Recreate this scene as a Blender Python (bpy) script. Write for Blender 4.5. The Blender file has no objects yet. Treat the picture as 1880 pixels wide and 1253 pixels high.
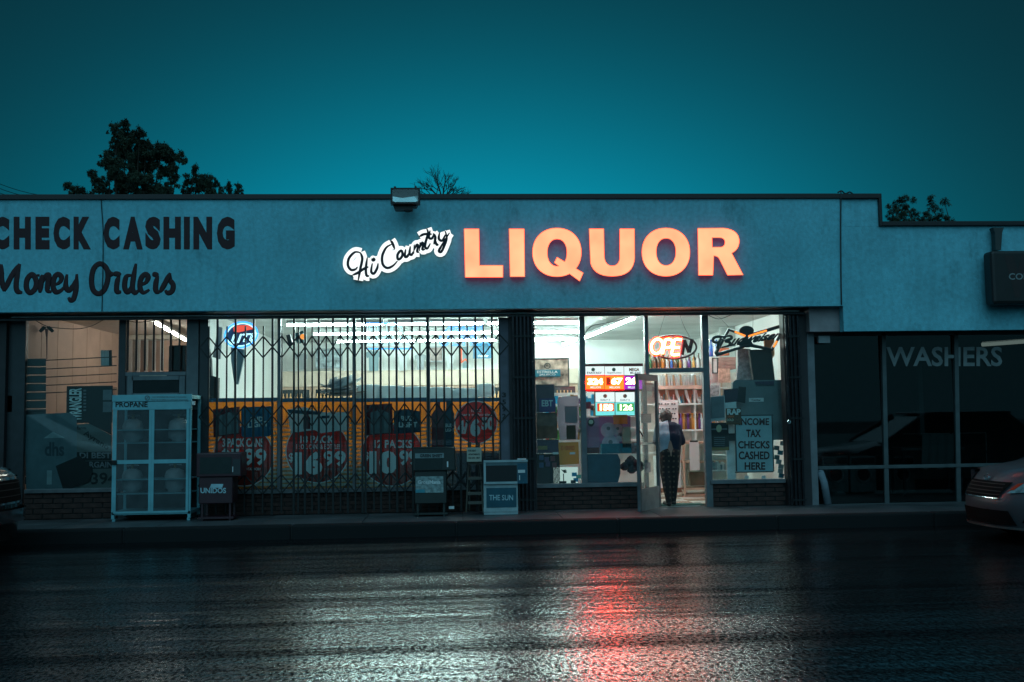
import bpy, bmesh, math, random
from mathutils import Vector, Matrix, noise as mnoise
random.seed(7)
R_ = math.radians
sc = bpy.context.scene
# ------------------------------------------------------------------ camera
CAM = Vector((0, -16, 1.545)); YAW, PITCH, ROLL, FPX = R_(3.3), R_(4.3), R_(-.8), 1828.0
_f = Vector((math.cos(PITCH)*math.sin(YAW), math.cos(PITCH)*math.cos(YAW), math.sin(PITCH)))
_r0 = Vector((math.cos(YAW), -math.sin(YAW), 0)); _u0 = _r0.cross(_f)
_c, _s = math.cos(ROLL), math.sin(ROLL)
_r = _c*_r0 + _s*_u0; _u = -_s*_r0 + _c*_u0
cd = bpy.data.cameras.new('camera'); cam = bpy.data.objects.new('camera', cd); sc.collection.objects.link(cam)
cam.matrix_world = Matrix(((_r.x, _u.x, -_f.x, CAM.x), (_r.y, _u.y, -_f.y, CAM.y), (_r.z, _u.z, -_f.z, CAM.z), (0, 0, 0, 1)))
cd.sensor_width = 36; cd.lens = FPX/1880*36; cd.clip_end = 2000; cd.clip_start = .1
sc.camera = cam
# ------------------------------------------------------------------ sky, dusk light, exposure
w = bpy.data.worlds.new('World'); sc.world = w; w.use_nodes = True
nt = w.node_tree; N = nt.nodes; L = nt.links; N.clear()
def nd(t, **k):
    n = N.new(t)
    for a, b in k.items(): setattr(n, a, b)
    return n
out = nd('ShaderNodeOutputWorld'); bg = nd('ShaderNodeBackground'); L.new(bg.outputs[0], out.inputs[0])
sky = nd('ShaderNodeTexSky', sky_type='NISHITA', sun_disc=False); sky.sun_elevation = R_(1.0); sky.sun_rotation = R_(3)
tc = nd('ShaderNodeTexCoord')
def mth(op, a, b=None):
    m = nd('ShaderNodeMath', operation=op)
    for i, q in enumerate((a, b)):
        if q is None: continue
        if isinstance(q, (int, float)): m.inputs[i].default_value = q
        else: L.new(q, m.inputs[i])
    return m.outputs[0]
def lobe(direction, zs, sigma, gain):
    """soft glow of the after-dusk sky round one direction: a gaussian of the angle to it"""
    sc_ = nd('ShaderNodeVectorMath', operation='MULTIPLY'); L.new(tc.outputs['Generated'], sc_.inputs[0]); sc_.inputs[1].default_value = (1, 1, zs)
    nm_ = nd('ShaderNodeVectorMath', operation='NORMALIZE'); L.new(sc_.outputs[0], nm_.inputs[0])
    dp = nd('ShaderNodeVectorMath', operation='DOT_PRODUCT'); L.new(nm_.outputs[0], dp.inputs[0]); dp.inputs[1].default_value = Vector(direction).normalized()
    an = mth('ARCCOSINE', dp.outputs['Value'])
    return mth('MULTIPLY', mth('EXPONENT', mth('MULTIPLY', mth('MULTIPLY', an, an), -.5/R_(sigma)**2)), gain)
l1 = lobe((.02, 1, .0), 1.45, 14.5, 2.75)      # afterglow behind the roofs
l2 = lobe((0, -1, .6), 1.0, 42, 1.0)       # paler sky lobe added behind the camera to light the fascia
c0 = nd('ShaderNodeRGB'); c0.outputs[0].default_value = (.0015, .014, .018, 1)
def scaled(src, col):
    m = nd('ShaderNodeVectorMath', operation='SCALE'); m.inputs[0].default_value = col; L.new(src, m.inputs['Scale']); return m.outputs[0]
def add(a, b):
    m = nd('ShaderNodeVectorMath', operation='ADD'); L.new(a, m.inputs[0]); L.new(b, m.inputs[1]); return m.outputs[0]
nsk = nd('ShaderNodeVectorMath', operation='MULTIPLY'); L.new(sky.outputs[0], nsk.inputs[0]); nsk.inputs[1].default_value = (.0004, .006, .010)
tot = add(add(c0.outputs[0], scaled(l1, (-.0012, .170, .258))), add(scaled(l2, (.052, .16, .21)), nsk.outputs[0]))
L.new(tot, bg.inputs[0]); bg.inputs[1].default_value = 1.0
sd = bpy.data.lights.new('dusk_light', 'SUN'); sd.energy = .74; sd.angle = R_(70); sd.color = (.34, .78, 1.0)
so = bpy.data.objects.new('dusk_light', sd); sc.collection.objects.link(so); so.rotation_euler = (R_(48), 0, R_(-6))
sc.view_settings.view_transform = 'Standard'; sc.view_settings.look = 'None'; sc.view_settings.exposure = 0; sc.view_settings.gamma = 1
sc.view_settings.use_curve_mapping = False
sc.render.engine = 'CYCLES'; sc.cycles.use_denoising = True
sc.cycles.sample_clamp_indirect = 4; sc.cycles.max_bounces = 8; sc.cycles.transparent_max_bounces = 16
sc.cycles.caustics_reflective = False; sc.cycles.caustics_refractive = False
# ------------------------------------------------------------------ helpers
def P(px, py, Y=0.0):
    """the point of the plane y=Y that the design drawing shows at (px, py)"""
    a = (px-940)/FPX; b = (626.5-py)/FPX; d = _f + a*_r + b*_u
    return CAM + d*((Y-CAM.y)/d.y)
def G(px, py, z=0.0):
    a = (px-940)/FPX; b = (626.5-py)/FPX; d = _f + a*_r + b*_u
    return CAM + d*((z-CAM.z)/d.z)
def XR(x0, y0, x1, y1, Y):
    my, mx = (y0+y1)/2, (x0+x1)/2
    return P(x0, my, Y).x, P(x1, my, Y).x, P(mx, y1, Y).z, P(mx, y0, Y).z
MATS = {}
def M(key, col, rough=.6, metal=0.0, var=.25, scale=6.0, bump=0.0, bscale=60., coat=0, dirt=0.0):
    if key in MATS: return MATS[key]
    m = bpy.data.materials.new(key); m.use_nodes = True; t = m.node_tree; b = t.nodes['Principled BSDF']
    b.inputs['Metallic'].default_value = metal; b.inputs['Coat Weight'].default_value = coat
    co = t.nodes.new('ShaderNodeTexCoord'); n = t.nodes.new('ShaderNodeTexNoise'); n.inputs['Scale'].default_value = scale; n.inputs['Detail'].default_value = 6
    t.links.new(co.outputs['Object'], n.inputs['Vector'])
    mr = t.nodes.new('ShaderNodeMapRange'); mr.inputs[1].default_value = .3; mr.inputs[2].default_value = .7
    mr.inputs[3].default_value = 1-var; mr.inputs[4].default_value = 1+var*.6; t.links.new(n.outputs[0], mr.inputs[0])
    sc_ = t.nodes.new('ShaderNodeVectorMath'); sc_.operation = 'SCALE'; sc_.inputs[0].default_value = col[:3]
    t.links.new(mr.outputs[0], sc_.inputs['Scale']); t.links.new(sc_.outputs[0], b.inputs['Base Color'])
    r2 = t.nodes.new('ShaderNodeMapRange'); r2.inputs[3].default_value = max(.03, rough-.12); r2.inputs[4].default_value = min(1, rough+.12)
    t.links.new(n.outputs[0], r2.inputs[0]); t.links.new(r2.outputs[0], b.inputs['Roughness'])
    if bump:
        n2 = t.nodes.new('ShaderNodeTexNoise'); n2.inputs['Scale'].default_value = bscale; n2.inputs['Detail'].default_value = 4
        t.links.new(co.outputs['Object'], n2.inputs['Vector'])
        bp = t.nodes.new('ShaderNodeBump'); bp.inputs['Strength'].default_value = bump; bp.inputs['Distance'].default_value = .01
        t.links.new(n2.outputs[0], bp.inputs['Height']); t.links.new(bp.outputs[0], b.inputs['Normal'])
    MATS[key] = m; return m
def EM(key, col, strength=1.0, var=0.0, scale=3.0):
    if key in MATS: return MATS[key]
    m = bpy.data.materials.new(key); m.use_nodes = True; t = m.node_tree; t.nodes.clear()
    o = t.nodes.new('ShaderNodeOutputMaterial'); e = t.nodes.new('ShaderNodeEmission'); t.links.new(e.outputs[0], o.inputs[0])
    e.inputs[0].default_value = (*col, 1); e.inputs[1].default_value = strength
    if var:
        co = t.nodes.new('ShaderNodeTexCoord'); n = t.nodes.new('ShaderNodeTexNoise'); n.inputs['Scale'].default_value = scale; n.inputs['Detail'].default_value = 2
        t.links.new(co.outputs['Object'], n.inputs['Vector'])
        mr = t.nodes.new('ShaderNodeMapRange'); mr.inputs[1].default_value = .3; mr.inputs[2].default_value = .7
        mr.inputs[3].default_value = strength*(1-var); mr.inputs[4].default_value = strength*(1+var)
        t.links.new(n.outputs[0], mr.inputs[0]); t.links.new(mr.outputs[0], e.inputs[1])
    MATS[key] = m; return m
def GLASS(key, tint=(.92, .97, .96), spec=1.0):
    if key in MATS: return MATS[key]
    m = bpy.data.materials.new(key); m.use_nodes = True; t = m.node_tree; t.nodes.clear()
    o = t.nodes.new('ShaderNodeOutputMaterial'); mx = t.nodes.new('ShaderNodeMixShader'); tr = t.nodes.new('ShaderNodeBsdfTransparent'); gl = t.nodes.new('ShaderNodeBsdfGlossy')
    lw = t.nodes.new('ShaderNodeLayerWeight'); lw.inputs[0].default_value = .5
    p5 = t.nodes.new('ShaderNodeMath'); p5.operation = 'POWER'; p5.inputs[1].default_value = 5; t.links.new(lw.outputs['Facing'], p5.inputs[0])
    mu = t.nodes.new('ShaderNodeMath'); mu.operation = 'MULTIPLY_ADD'; mu.inputs[1].default_value = .9; mu.inputs[2].default_value = .045*spec; t.links.new(p5.outputs[0], mu.inputs[0]); mu.use_clamp = True
    tr.inputs[0].default_value = (*tint, 1); gl.inputs['Roughness'].default_value = .02
    t.links.new(mu.outputs[0], mx.inputs[0]); t.links.new(tr.outputs[0], mx.inputs[1]); t.links.new(gl.outputs[0], mx.inputs[2]); t.links.new(mx.outputs[0], o.inputs[0])
    MATS[key] = m; return m
def SHEET(key, col, trans=.55, rough=.5):
    """printed paper or film that lets light through"""
    if key in MATS: return MATS[key]
    m = bpy.data.materials.new(key); m.use_nodes = True; t = m.node_tree; b = t.nodes['Principled BSDF']; o = t.nodes['Material Output']
    b.inputs['Base Color'].default_value = (*col, 1); b.inputs['Roughness'].default_value = rough
    tl = t.nodes.new('ShaderNodeBsdfTranslucent'); tl.inputs[0].default_value = (*col, 1); mx = t.nodes.new('ShaderNodeMixShader'); mx.inputs[0].default_value = trans
    t.links.new(b.outputs[0], mx.inputs[1]); t.links.new(tl.outputs[0], mx.inputs[2]); t.links.new(mx.outputs[0], o.inputs[0])
    MATS[key] = m; return m
ORD = ['first', 'second', 'third', 'fourth', 'fifth', 'sixth', 'seventh', 'eighth', 'ninth', 'tenth', 'eleventh', 'twelfth', 'thirteenth', 'fourteenth', 'fifteenth', 'sixteenth', 'seventeenth', 'eighteenth', 'nineteenth', 'twentieth', 'twenty-first', 'twenty-second', 'twenty-third', 'twenty-fourth', 'twenty-fifth', 'twenty-sixth', 'twenty-seventh']
WORLD = {}
def props(o, label=None, cat=None, group=None, kind=None):
    if label: o['label'] = label
    if cat: o['category'] = cat
    if group: o['group'] = group
    if kind: o['kind'] = kind
    return o
def empty(name, loc, label, cat, group=None, rz=0):
    o = bpy.data.objects.new(name, None); sc.collection.objects.link(o); o.location = loc; o.rotation_euler = (0, 0, rz)
    o.empty_display_size = .2
    WORLD[o.name] = Vector(loc) if rz == 0 else None
    return props(o, label, cat, group)
def new(name, vs, fs, mat, parent=None, mi=None, smooth=False, **kw):
    vs = [Vector(v) for v in vs]; off = Vector((0, 0, 0))
    if parent is not None:
        pw = WORLD.get(parent.name)
        if pw is not None: off = pw
        ctr = Vector((0, 0, 0))
    else:
        lo = [min(v[i] for v in vs) for i in range(3)]; hi = [max(v[i] for v in vs) for i in range(3)]
        ctr = Vector(((lo[0]+hi[0])/2, (lo[1]+hi[1])/2, lo[2])); off = ctr
    me = bpy.data.meshes.new(name); me.from_pydata([v-off for v in vs], [], fs)
    for m in (mat if isinstance(mat, (list, tuple)) else [mat]): me.materials.append(m)
    if mi:
        for p, i in zip(me.polygons, mi): p.material_index = i
    if smooth: me.polygons.foreach_set('use_smooth', [True]*len(me.polygons))
    me.update()
    o = bpy.data.objects.new(name, me); sc.collection.objects.link(o)
    if parent is not None: o.parent = parent
    o.location = ctr
    WORLD[o.name] = off
    return props(o, **kw)
def clone(o, loc, parent=None, **kw):
    c = o.copy(); sc.collection.objects.link(c); c.location = loc; c.parent = parent
    return props(c, **kw)
class B:
    def __init__(s): s.v = []; s.f = []; s.mi = []; s.m = 0
    def add(s, vs, fs):
        n = len(s.v); s.v += [Vector(v) for v in vs]; s.f += [tuple(i+n for i in f) for f in fs]; s.mi += [s.m]*len(fs); return s
    def box(s, x0, x1, y0, y1, z0, z1, c=0.0):
        if x0 > x1: x0, x1 = x1, x0
        if y0 > y1: y0, y1 = y1, y0
        if z0 > z1: z0, z1 = z1, z0
        if c <= 0:
            vs = [(x, y, z) for x in (x0, x1) for y in (y0, y1) for z in (z0, z1)]
            return s.add(vs, [(0, 1, 3, 2), (4, 6, 7, 5), (0, 4, 5, 1), (2, 3, 7, 6), (0, 2, 6, 4), (1, 5, 7, 3)])
        bm = bmesh.new(); bmesh.ops.create_cube(bm, size=1)
        for v in bm.verts: v.co = Vector(((x0+x1)/2+v.co.x*(x1-x0), (y0+y1)/2+v.co.y*(y1-y0), (z0+z1)/2+v.co.z*(z1-z0)))
        bmesh.ops.bevel(bm, geom=bm.edges[:], offset=c, segments=2, affect='EDGES', profile=.5)
        bm.verts.index_update(); s.add([v.co.copy() for v in bm.verts], [[v.index for v in f.verts] for f in bm.faces]); bm.free(); return s
    def pb(s, rect, Y, d, c=0.0):
        x0, x1, z0, z1 = XR(*rect, Y); return s.box(x0, x1, Y, Y+d, z0, z1, c)
    def prism(s, pts, Y, d, dz=0):
        a = [P(x, y, Y) for x, y in pts]; b = [v+Vector((0, d, 0)) for v in a]; n = len(a)
        ar = sum(a[i].x*a[(i+1) % n].z-a[(i+1) % n].x*a[i].z for i in range(n))
        if ar < 0: a.reverse(); b.reverse()
        return s.add(a+b, [tuple(range(n)), tuple(range(2*n-1, n-1, -1))]+[(i, n+i, n+(i+1) % n, (i+1) % n) for i in range(n)])
    def tube(s, pts, r, n=8, sy=1.0, closed=False, caps=True):
        pts = [Vector(p) for p in pts]; k = len(pts); rs = r if isinstance(r, (list, tuple)) else [r]*k; vs = []; fs = []
        for i, p in enumerate(pts):
            a = pts[i-1] if (i > 0 or closed) else p; b = pts[(i+1) % k] if (i < k-1 or closed) else p
            t = (b-a).normalized() if (b-a).length > 1e-9 else Vector((0, 0, 1))
            up = Vector((0, 1, 0)) if abs(t.y) < .9 else Vector((1, 0, 0))
            n1 = t.cross(up).normalized(); n2 = t.cross(n1).normalized()
            for j in range(n):
                an = 2*math.pi*j/n; vs.append(p+rs[i]*(math.cos(an)*n1+math.sin(an)*n2*sy))
        for i in range(k if closed else k-1):
            for j in range(n):
                a = i*n+j; b = i*n+(j+1) % n; c = ((i+1) % k)*n+(j+1) % n; d = ((i+1) % k)*n+j; fs.append((a, d, c, b))
        if caps and not closed: fs += [tuple(range(n)), tuple(range(k*n-1, (k-1)*n-1, -1))]
        return s.add(vs, fs)
    def lathe(s, c, prof, n=16):
        vs = []; fs = []; k = len(prof)
        for r, z in prof:
            for j in range(n):
                a = 2*math.pi*j/n; vs.append((c[0]+r*math.cos(a), c[1]+r*math.sin(a), c[2]+z))
        for i in range(k-1):
            for j in range(n): fs.append((i*n+j, i*n+(j+1) % n, (i+1)*n+(j+1) % n, (i+1)*n+j))
        fs += [tuple(range(n-1, -1, -1)), tuple(range((k-1)*n, k*n))]
        return s.add(vs, fs)
    def build(s, name, mat, parent=None, smooth=False, **kw):
        return new(name, s.v, s.f, mat, parent, s.mi if isinstance(mat, (list, tuple)) else None, smooth, **kw)
def pbox(name, mat, rect, Y, d, parent=None, c=0.0, **kw): return B().pb(rect, Y, d, c).build(name, mat, parent, **kw)
def poly(name, mat, pts, Y, d, parent=None, **kw): return B().prism(pts, Y, d).build(name, mat, parent, **kw)
def smooth_path(pts, k=6, closed=False):
    n = len(pts); o = []
    if n < 3: return [Vector(p) for p in pts]
    g = lambda i: Vector(pts[i % n]) if closed else Vector(pts[max(0, min(n-1, i))])
    for i in range(n if closed else n-1):
        p0, p1, p2, p3 = g(i-1), g(i), g(i+1), g(i+2)
        for j in range(k):
            t = j/k; o.append(.5*((2*p1)+(-p0+p2)*t+(2*p0-5*p1+4*p2-p3)*t*t+(-p0+3*p1-3*p2+p3)*t**3))
    if not closed: o.append(Vector(pts[-1]))
    return o
def strokes(b, sts, fx, Y, r, sy=.5, n=8, k=5, taper=True):
    """hand-drawn lettering: each stroke a smooth flattened tube on the plane y=Y"""
    for q, st in enumerate(sts):
        cl = st[0] == st[-1] and len(st) > 3
        pp = [Vector((*p, 0)) for p in (st[:-1] if cl else st)]
        pth = smooth_path(pp, k, cl); m = len(pth)
        w3 = [P(*fx(p.x, p.y), Y-.0006*(q % 7)) for p in pth]
        rs = [r*(1 if (cl or not taper) else (.45+.55*min(1, 4*min(i, m-1-i)/max(1, m-1)))) for i in range(m)]
        b.tube(w3, rs, n, sy, cl)
    return b
_tc = {}
def glyphs(s, bold=0.0, space=1.0, res=3):
    key = (s, bold, space, res)
    if key not in _tc:
        cu = bpy.data.curves.new('lettering', 'FONT'); cu.body = s; cu.offset = bold; cu.space_character = space; cu.resolution_u = res; cu.extrude = .01
        ob = bpy.data.objects.new('lettering', cu); sc.collection.objects.link(ob)
        dg = bpy.context.evaluated_depsgraph_get(); me = ob.evaluated_get(dg).to_mesh()
        vs = [v.co.copy() for v in me.vertices]; fs = [tuple(p.vertices) for p in me.polygons]
        ob.evaluated_get(dg).to_mesh_clear(); bpy.data.objects.remove(ob); bpy.data.curves.remove(cu)
        x0 = min(v.x for v in vs); x1 = max(v.x for v in vs); y0 = min(v.y for v in vs); y1 = max(v.y for v in vs)
        _tc[key] = ([((v.x-x0)/(x1-x0), (v.y-y0)/(y1-y0), 0 if v.z > 0 else 1) for v in vs], fs)
    return _tc[key]
def text(s, quad, Y, mat, parent, d=.003, bold=0.02, name='lettering', shear=0.0, b=None, **kw):
    """lettering filling a drawn rectangle (x0,y0,x1,y1) or quad (tl,tr,br,bl)"""
    if len(quad) == 4 and not isinstance(quad[0], (tuple, list)):
        x0, y0, x1, y1 = quad; quad = ((x0, y0), (x1, y0), (x1, y1), (x0, y1))
    tl, tr, br, bl = quad; g, fs = glyphs(s, bold); vs = []
    for u, v, zz in g:
        uu = u+shear*(v-.5)
        tx = tl[0]+(tr[0]-tl[0])*uu; ty = tl[1]+(tr[1]-tl[1])*uu; bx = bl[0]+(br[0]-bl[0])*uu; by = bl[1]+(br[1]-bl[1])*uu
        vs.append(P(bx+(tx-bx)*v, by+(ty-by)*v, Y+zz*d))
    if b is not None: b.add(vs, fs); return b
    return new(name, vs, fs, mat, parent, **kw)
def curve_fill(loops, extrude, offset=0.0):
    cu = bpy.data.curves.new('outline', 'CURVE'); cu.dimensions = '2D'; cu.fill_mode = 'BOTH'; cu.extrude = 1.0; cu.offset = offset
    for lp in loops:
        sp = cu.splines.new('POLY'); sp.points.add(len(lp)-1); sp.use_cyclic_u = True
        for i, (x, y) in enumerate(lp): sp.points[i].co = (x, -y, 0, 1)
    ob = bpy.data.objects.new('outline', cu); sc.collection.objects.link(ob)
    dg = bpy.context.evaluated_depsgraph_get(); me = ob.evaluated_get(dg).to_mesh()
    vs = [v.co.copy() for v in me.vertices]; fs = [tuple(p.vertices) for p in me.polygons]
    ob.evaluated_get(dg).to_mesh_clear(); bpy.data.objects.remove(ob); bpy.data.curves.remove(cu)
    return vs, fs
def ell(cx, cy, rx, ry, n=40, p=2.0, a0=0, a1=360):
    o = []
    for i in range(n):
        a = R_(a0+(a1-a0)*i/n); c, s = math.cos(a), math.sin(a)
        o.append((cx+rx*math.copysign(abs(c)**(2/p), c), cy+ry*math.copysign(abs(s)**(2/p), s)))
    return o
# ------------------------------------------------------------------ materials
m_stucco = M('stucco_paint', (.19, .60, .71), .85, var=.12, scale=1.3, bump=.5, bscale=45)
def stucco():
    t = m_stucco.node_tree; b = t.nodes['Principled BSDF']; src = b.inputs['Base Color'].links[0].from_socket
    co = t.nodes.new('ShaderNodeTexCoord'); mp = t.nodes.new('ShaderNodeMapping'); mp.inputs['Scale'].default_value = (2.2, 2.2, .9); t.links.new(co.outputs['Object'], mp.inputs[0])
    n = t.nodes.new('ShaderNodeTexNoise'); n.inputs['Scale'].default_value = 1.0; n.inputs['Detail'].default_value = 9; n.inputs['Roughness'].default_value = .72; t.links.new(mp.outputs[0], n.inputs[0])
    mr = t.nodes.new('ShaderNodeMapRange'); mr.inputs[1].default_value = .56; mr.inputs[2].default_value = .74; mr.inputs[3].default_value = 1; mr.inputs[4].default_value = .55; t.links.new(n.outputs[0], mr.inputs[0])
    s = t.nodes.new('ShaderNodeVectorMath'); s.operation = 'SCALE'; t.links.new(src, s.inputs[0]); t.links.new(mr.outputs[0], s.inputs['Scale']); 
    mp2 = t.nodes.new('ShaderNodeMapping'); mp2.inputs['Scale'].default_value = (5, 5, .35); t.links.new(co.outputs['Object'], mp2.inputs[0])
    n2 = t.nodes.new('ShaderNodeTexNoise'); n2.inputs['Scale'].default_value = 1.4; n2.inputs['Detail'].default_value = 7; n2.inputs['Roughness'].default_value = .65; t.links.new(mp2.outputs[0], n2.inputs[0])
    m2 = t.nodes.new('ShaderNodeMapRange'); m2.inputs[1].default_value = .5; m2.inputs[2].default_value = .8; m2.inputs[3].default_value = 1; m2.inputs[4].default_value = .84; t.links.new(n2.outputs[0], m2.inputs[0])
    s2 = t.nodes.new('ShaderNodeVectorMath'); s2.operation = 'SCALE'; t.links.new(s.outputs[0], s2.inputs[0]); t.links.new(m2.outputs[0], s2.inputs['Scale'])
    n3 = t.nodes.new('ShaderNodeTexNoise'); n3.inputs['Scale'].default_value = 16; n3.inputs['Detail'].default_value = 5; t.links.new(co.outputs['Object'], n3.inputs[0])
    m3 = t.nodes.new('ShaderNodeMapRange'); m3.inputs[1].default_value = .3; m3.inputs[2].default_value = .7; m3.inputs[3].default_value = .86; m3.inputs[4].default_value = 1.1; t.links.new(n3.outputs[0], m3.inputs[0])
    s3 = t.nodes.new('ShaderNodeVectorMath'); s3.operation = 'SCALE'; t.links.new(s2.outputs[0], s3.inputs[0]); t.links.new(m3.outputs[0], s3.inputs['Scale']); t.links.new(s3.outputs[0], b.inputs['Base Color'])
stucco()
m_cap = M('dark_trim', (.022, .018, .020), .5)
m_frame = M('grey_aluminium', (.16, .17, .18), .45, .3)
m_framed = M('dark_frame', (.035, .04, .045), .45)
m_iron = M('black_iron', (.012, .013, .014), .45, .2)
m_pillar = M('dark_pillar', (.035, .03, .033), .6)
m_glass = GLASS('window_glass')
m_white = M('white_wall', (.78, .79, .77), .7, var=.08, scale=1.5)
m_ceil = M('ceiling_paint', (.62, .64, .63), .8, var=.22, scale=1.2)
m_tube = EM('fluorescent_tube', (.78, 1.0, .96), 118.0)
m_tubew = EM('warm_tube', (1.0, .93, .84), 40.0)
m_fix = M('fixture_white', (.8, .8, .8), .4)
m_blk = M('black_print', (.01, .01, .012), .5)
m_wht = M('white_print', (.75, .77, .77), .5)
m_grey = M('grey_print', (.16, .17, .19), .6)
m_wood = M('pale_wood', (.55, .38, .28), .5, var=.2, scale=4)
m_brick = M('brick', (.060, .028, .023), .85, var=.45, scale=9, bump=.5)
m_mortar = M('mortar', (.014, .013, .012), .9)
m_red_ink = M('dark_red_lettering', (.045, .012, .016), .7)
m_dark = M('near_black', (.012, .012, .014), .7)
def mat_road():
    m = bpy.data.materials.new('wet_asphalt'); m.use_nodes = True; t = m.node_tree; b = t.nodes['Principled BSDF']
    co = t.nodes.new('ShaderNodeTexCoord')
    def nz(scl, s, det=3, rough=.5):
        mp = t.nodes.new('ShaderNodeMapping'); mp.inputs['Scale'].default_value = scl; t.links.new(co.outputs['Object'], mp.inputs[0])
        n = t.nodes.new('ShaderNodeTexNoise'); n.inputs['Scale'].default_value = s; n.inputs['Detail'].default_value = det; n.inputs['Roughness'].default_value = rough
        t.links.new(mp.outputs[0], n.inputs[0]); return n.outputs[0]
    def rng(src, a, b_, c, d):
        r = t.nodes.new('ShaderNodeMapRange'); r.inputs[1].default_value = a; r.inputs[2].default_value = b_; r.inputs[3].default_value = c; r.inputs[4].default_value = d; t.links.new(src, r.inputs[0]); return r.outputs[0]
    def math_(op, a, b_):
        k = t.nodes.new('ShaderNodeMath'); k.operation = op
        for i, q in enumerate((a, b_)):
            if isinstance(q, (int, float)): k.inputs[i].default_value = q
            else: t.links.new(q, k.inputs[i])
        return k.outputs[0]
    band = nz((.05, 1.0, 1), 1.5, 5, .6)
    coarse = nz((1, .5, 1), 20, 2, .5); fine = nz((1, .6, 1), 48, 3, .6); pits = nz((1, .55, 1), 34, 3, .55)
    swell = nz((.09, 1.0, 1), 1.2, 3, .45)
    b.inputs['Base Color'].default_value = (.010, .011, .012, 1)
    t.links.new(rng(band, .35, .68, .13, .27), b.inputs['Roughness'])
    b.inputs['IOR'].default_value = 1.5
    dry = rng(nz((.035, 1.0, 1), 1.9, 6, .62), .52, .58, 1.0, .10)          # damp ruts hold less water than the film between
    spec = math_('MULTIPLY', dry, rng(pits, .44, .60, .02, 1.15))           # stone tops shine, pits stay dark
    t.links.new(spec, b.inputs['Specular IOR Level'])
    b1 = t.nodes.new('ShaderNodeBump'); b1.inputs['Strength'].default_value = 1.0; b1.inputs['Distance'].default_value = .05; t.links.new(swell, b1.inputs['Height'])
    h = math_('ADD', coarse, math_('MULTIPLY', fine, .35))
    h = math_('MULTIPLY', h, rng(band, .35, .65, .7, 1.3))
    b2 = t.nodes.new('ShaderNodeBump'); b2.inputs['Strength'].default_value = 1.0; b2.inputs['Distance'].default_value = .0065; t.links.new(h, b2.inputs['Height']); t.links.new(b1.outputs[0], b2.inputs['Normal'])
    t.links.new(b2.outputs[0], b.inputs['Normal']); return m
m_road = mat_road()
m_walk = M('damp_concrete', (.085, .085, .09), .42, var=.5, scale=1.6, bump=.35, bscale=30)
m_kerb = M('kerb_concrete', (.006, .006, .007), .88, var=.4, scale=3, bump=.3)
# ------------------------------------------------------------------ ground
S = dict(kind='structure')
ZR = -.20
def slab(name, mat, x0, x1, y0, y1, z0, z1, **k): return B().box(x0, x1, y0, y1, z0, z1).build(name, mat, **k)
B().add([(-400, -150, ZR-.03), (400, -150, ZR-.03), (400, 600, ZR-.03), (-400, 600, ZR-.03)], [(0, 1, 2, 3)]).build('ground', M('dark_soil', (.03, .03, .028), .9), **S)
B().add([(-70, -60, ZR), (70, -60, ZR), (70, -1.2, ZR), (-70, -1.2, ZR)], [(0, 1, 2, 3)]).build('road', m_road, **S)
walk = B().box(-40, 40, -1.17, .62, -.19, -.012).build('sidewalk', M('wet_joint', (.02, .02, .02), .5), **S)
x = -12.0; k = 0
pw = B().box(0, 1.492, -.99, -.30, -.02, 0, .004)
pw2 = B().box(0, 1.492, -.292, .40, -.02, 0, .004)
first = None
for i in range(17):
    for j, bb in enumerate((pw, pw2)):
        o = new('paving_slab', bb.v, bb.f, m_walk, walk) if i == 0 else clone(first[j], (0, 0, 0), walk)
        if i == 0: first = (first or []) + [o]
        o.location = (Vector((-11.9+i*1.5, 0, random.uniform(-.002, .002))) - WORLD['sidewalk'])+WORLD[first[j].name]
kb = B()
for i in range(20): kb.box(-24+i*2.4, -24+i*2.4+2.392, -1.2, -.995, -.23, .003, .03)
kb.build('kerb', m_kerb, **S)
# ------------------------------------------------------------------ main building
zb = P(900, 567, 0).z; zt = P(900, 366, 0).z; zc = P(900, 357, 0).z      # fascia bottom, top, cap top
xR = P(1545, 470, 0).x; xS = P(1619, 400, 0).x; xL = -15.0
bld = empty('shop_building', (0, 1, 0), 'single storey stucco shop building with teal-lit fascia lettered CHECK CASHING and Money Orders', 'building')
B().box(xL, xR, 0, .2, zb, zt).build('fascia', m_stucco, bld)
B().box(xL, xR+.003, -.035, .26, zt, zc, .006).build('parapet_cap', m_cap, bld)
B().box(xL, xR, .2, 12, 3.62, 3.7).build('roof', m_dark, bld)
B().box(xL, xR-.55, .2, .50, zb, zb+.08).build('soffit', M('dark_soffit', (.045, .04, .042), .6), bld)
# header above the windows and gate tracks
zh = P(700, 581, .45).z
B().box(xL, 5.85, .50, .62, zh+.012, 3.62).build('header', m_framed, bld)
B().box(xL, 5.85, .485, .498, P(700, 578.5, .48).z, P(700, 576.0, .48).z, .003).build('header_strip', M('bright_aluminium', (.7, .7, .7), .2, .9), bld)
B().box(-7.6, 5.85, .27, .33, P(700, 584, .3).z, P(700, 580.5, .3).z).build('gate_track', m_framed, bld)
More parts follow.
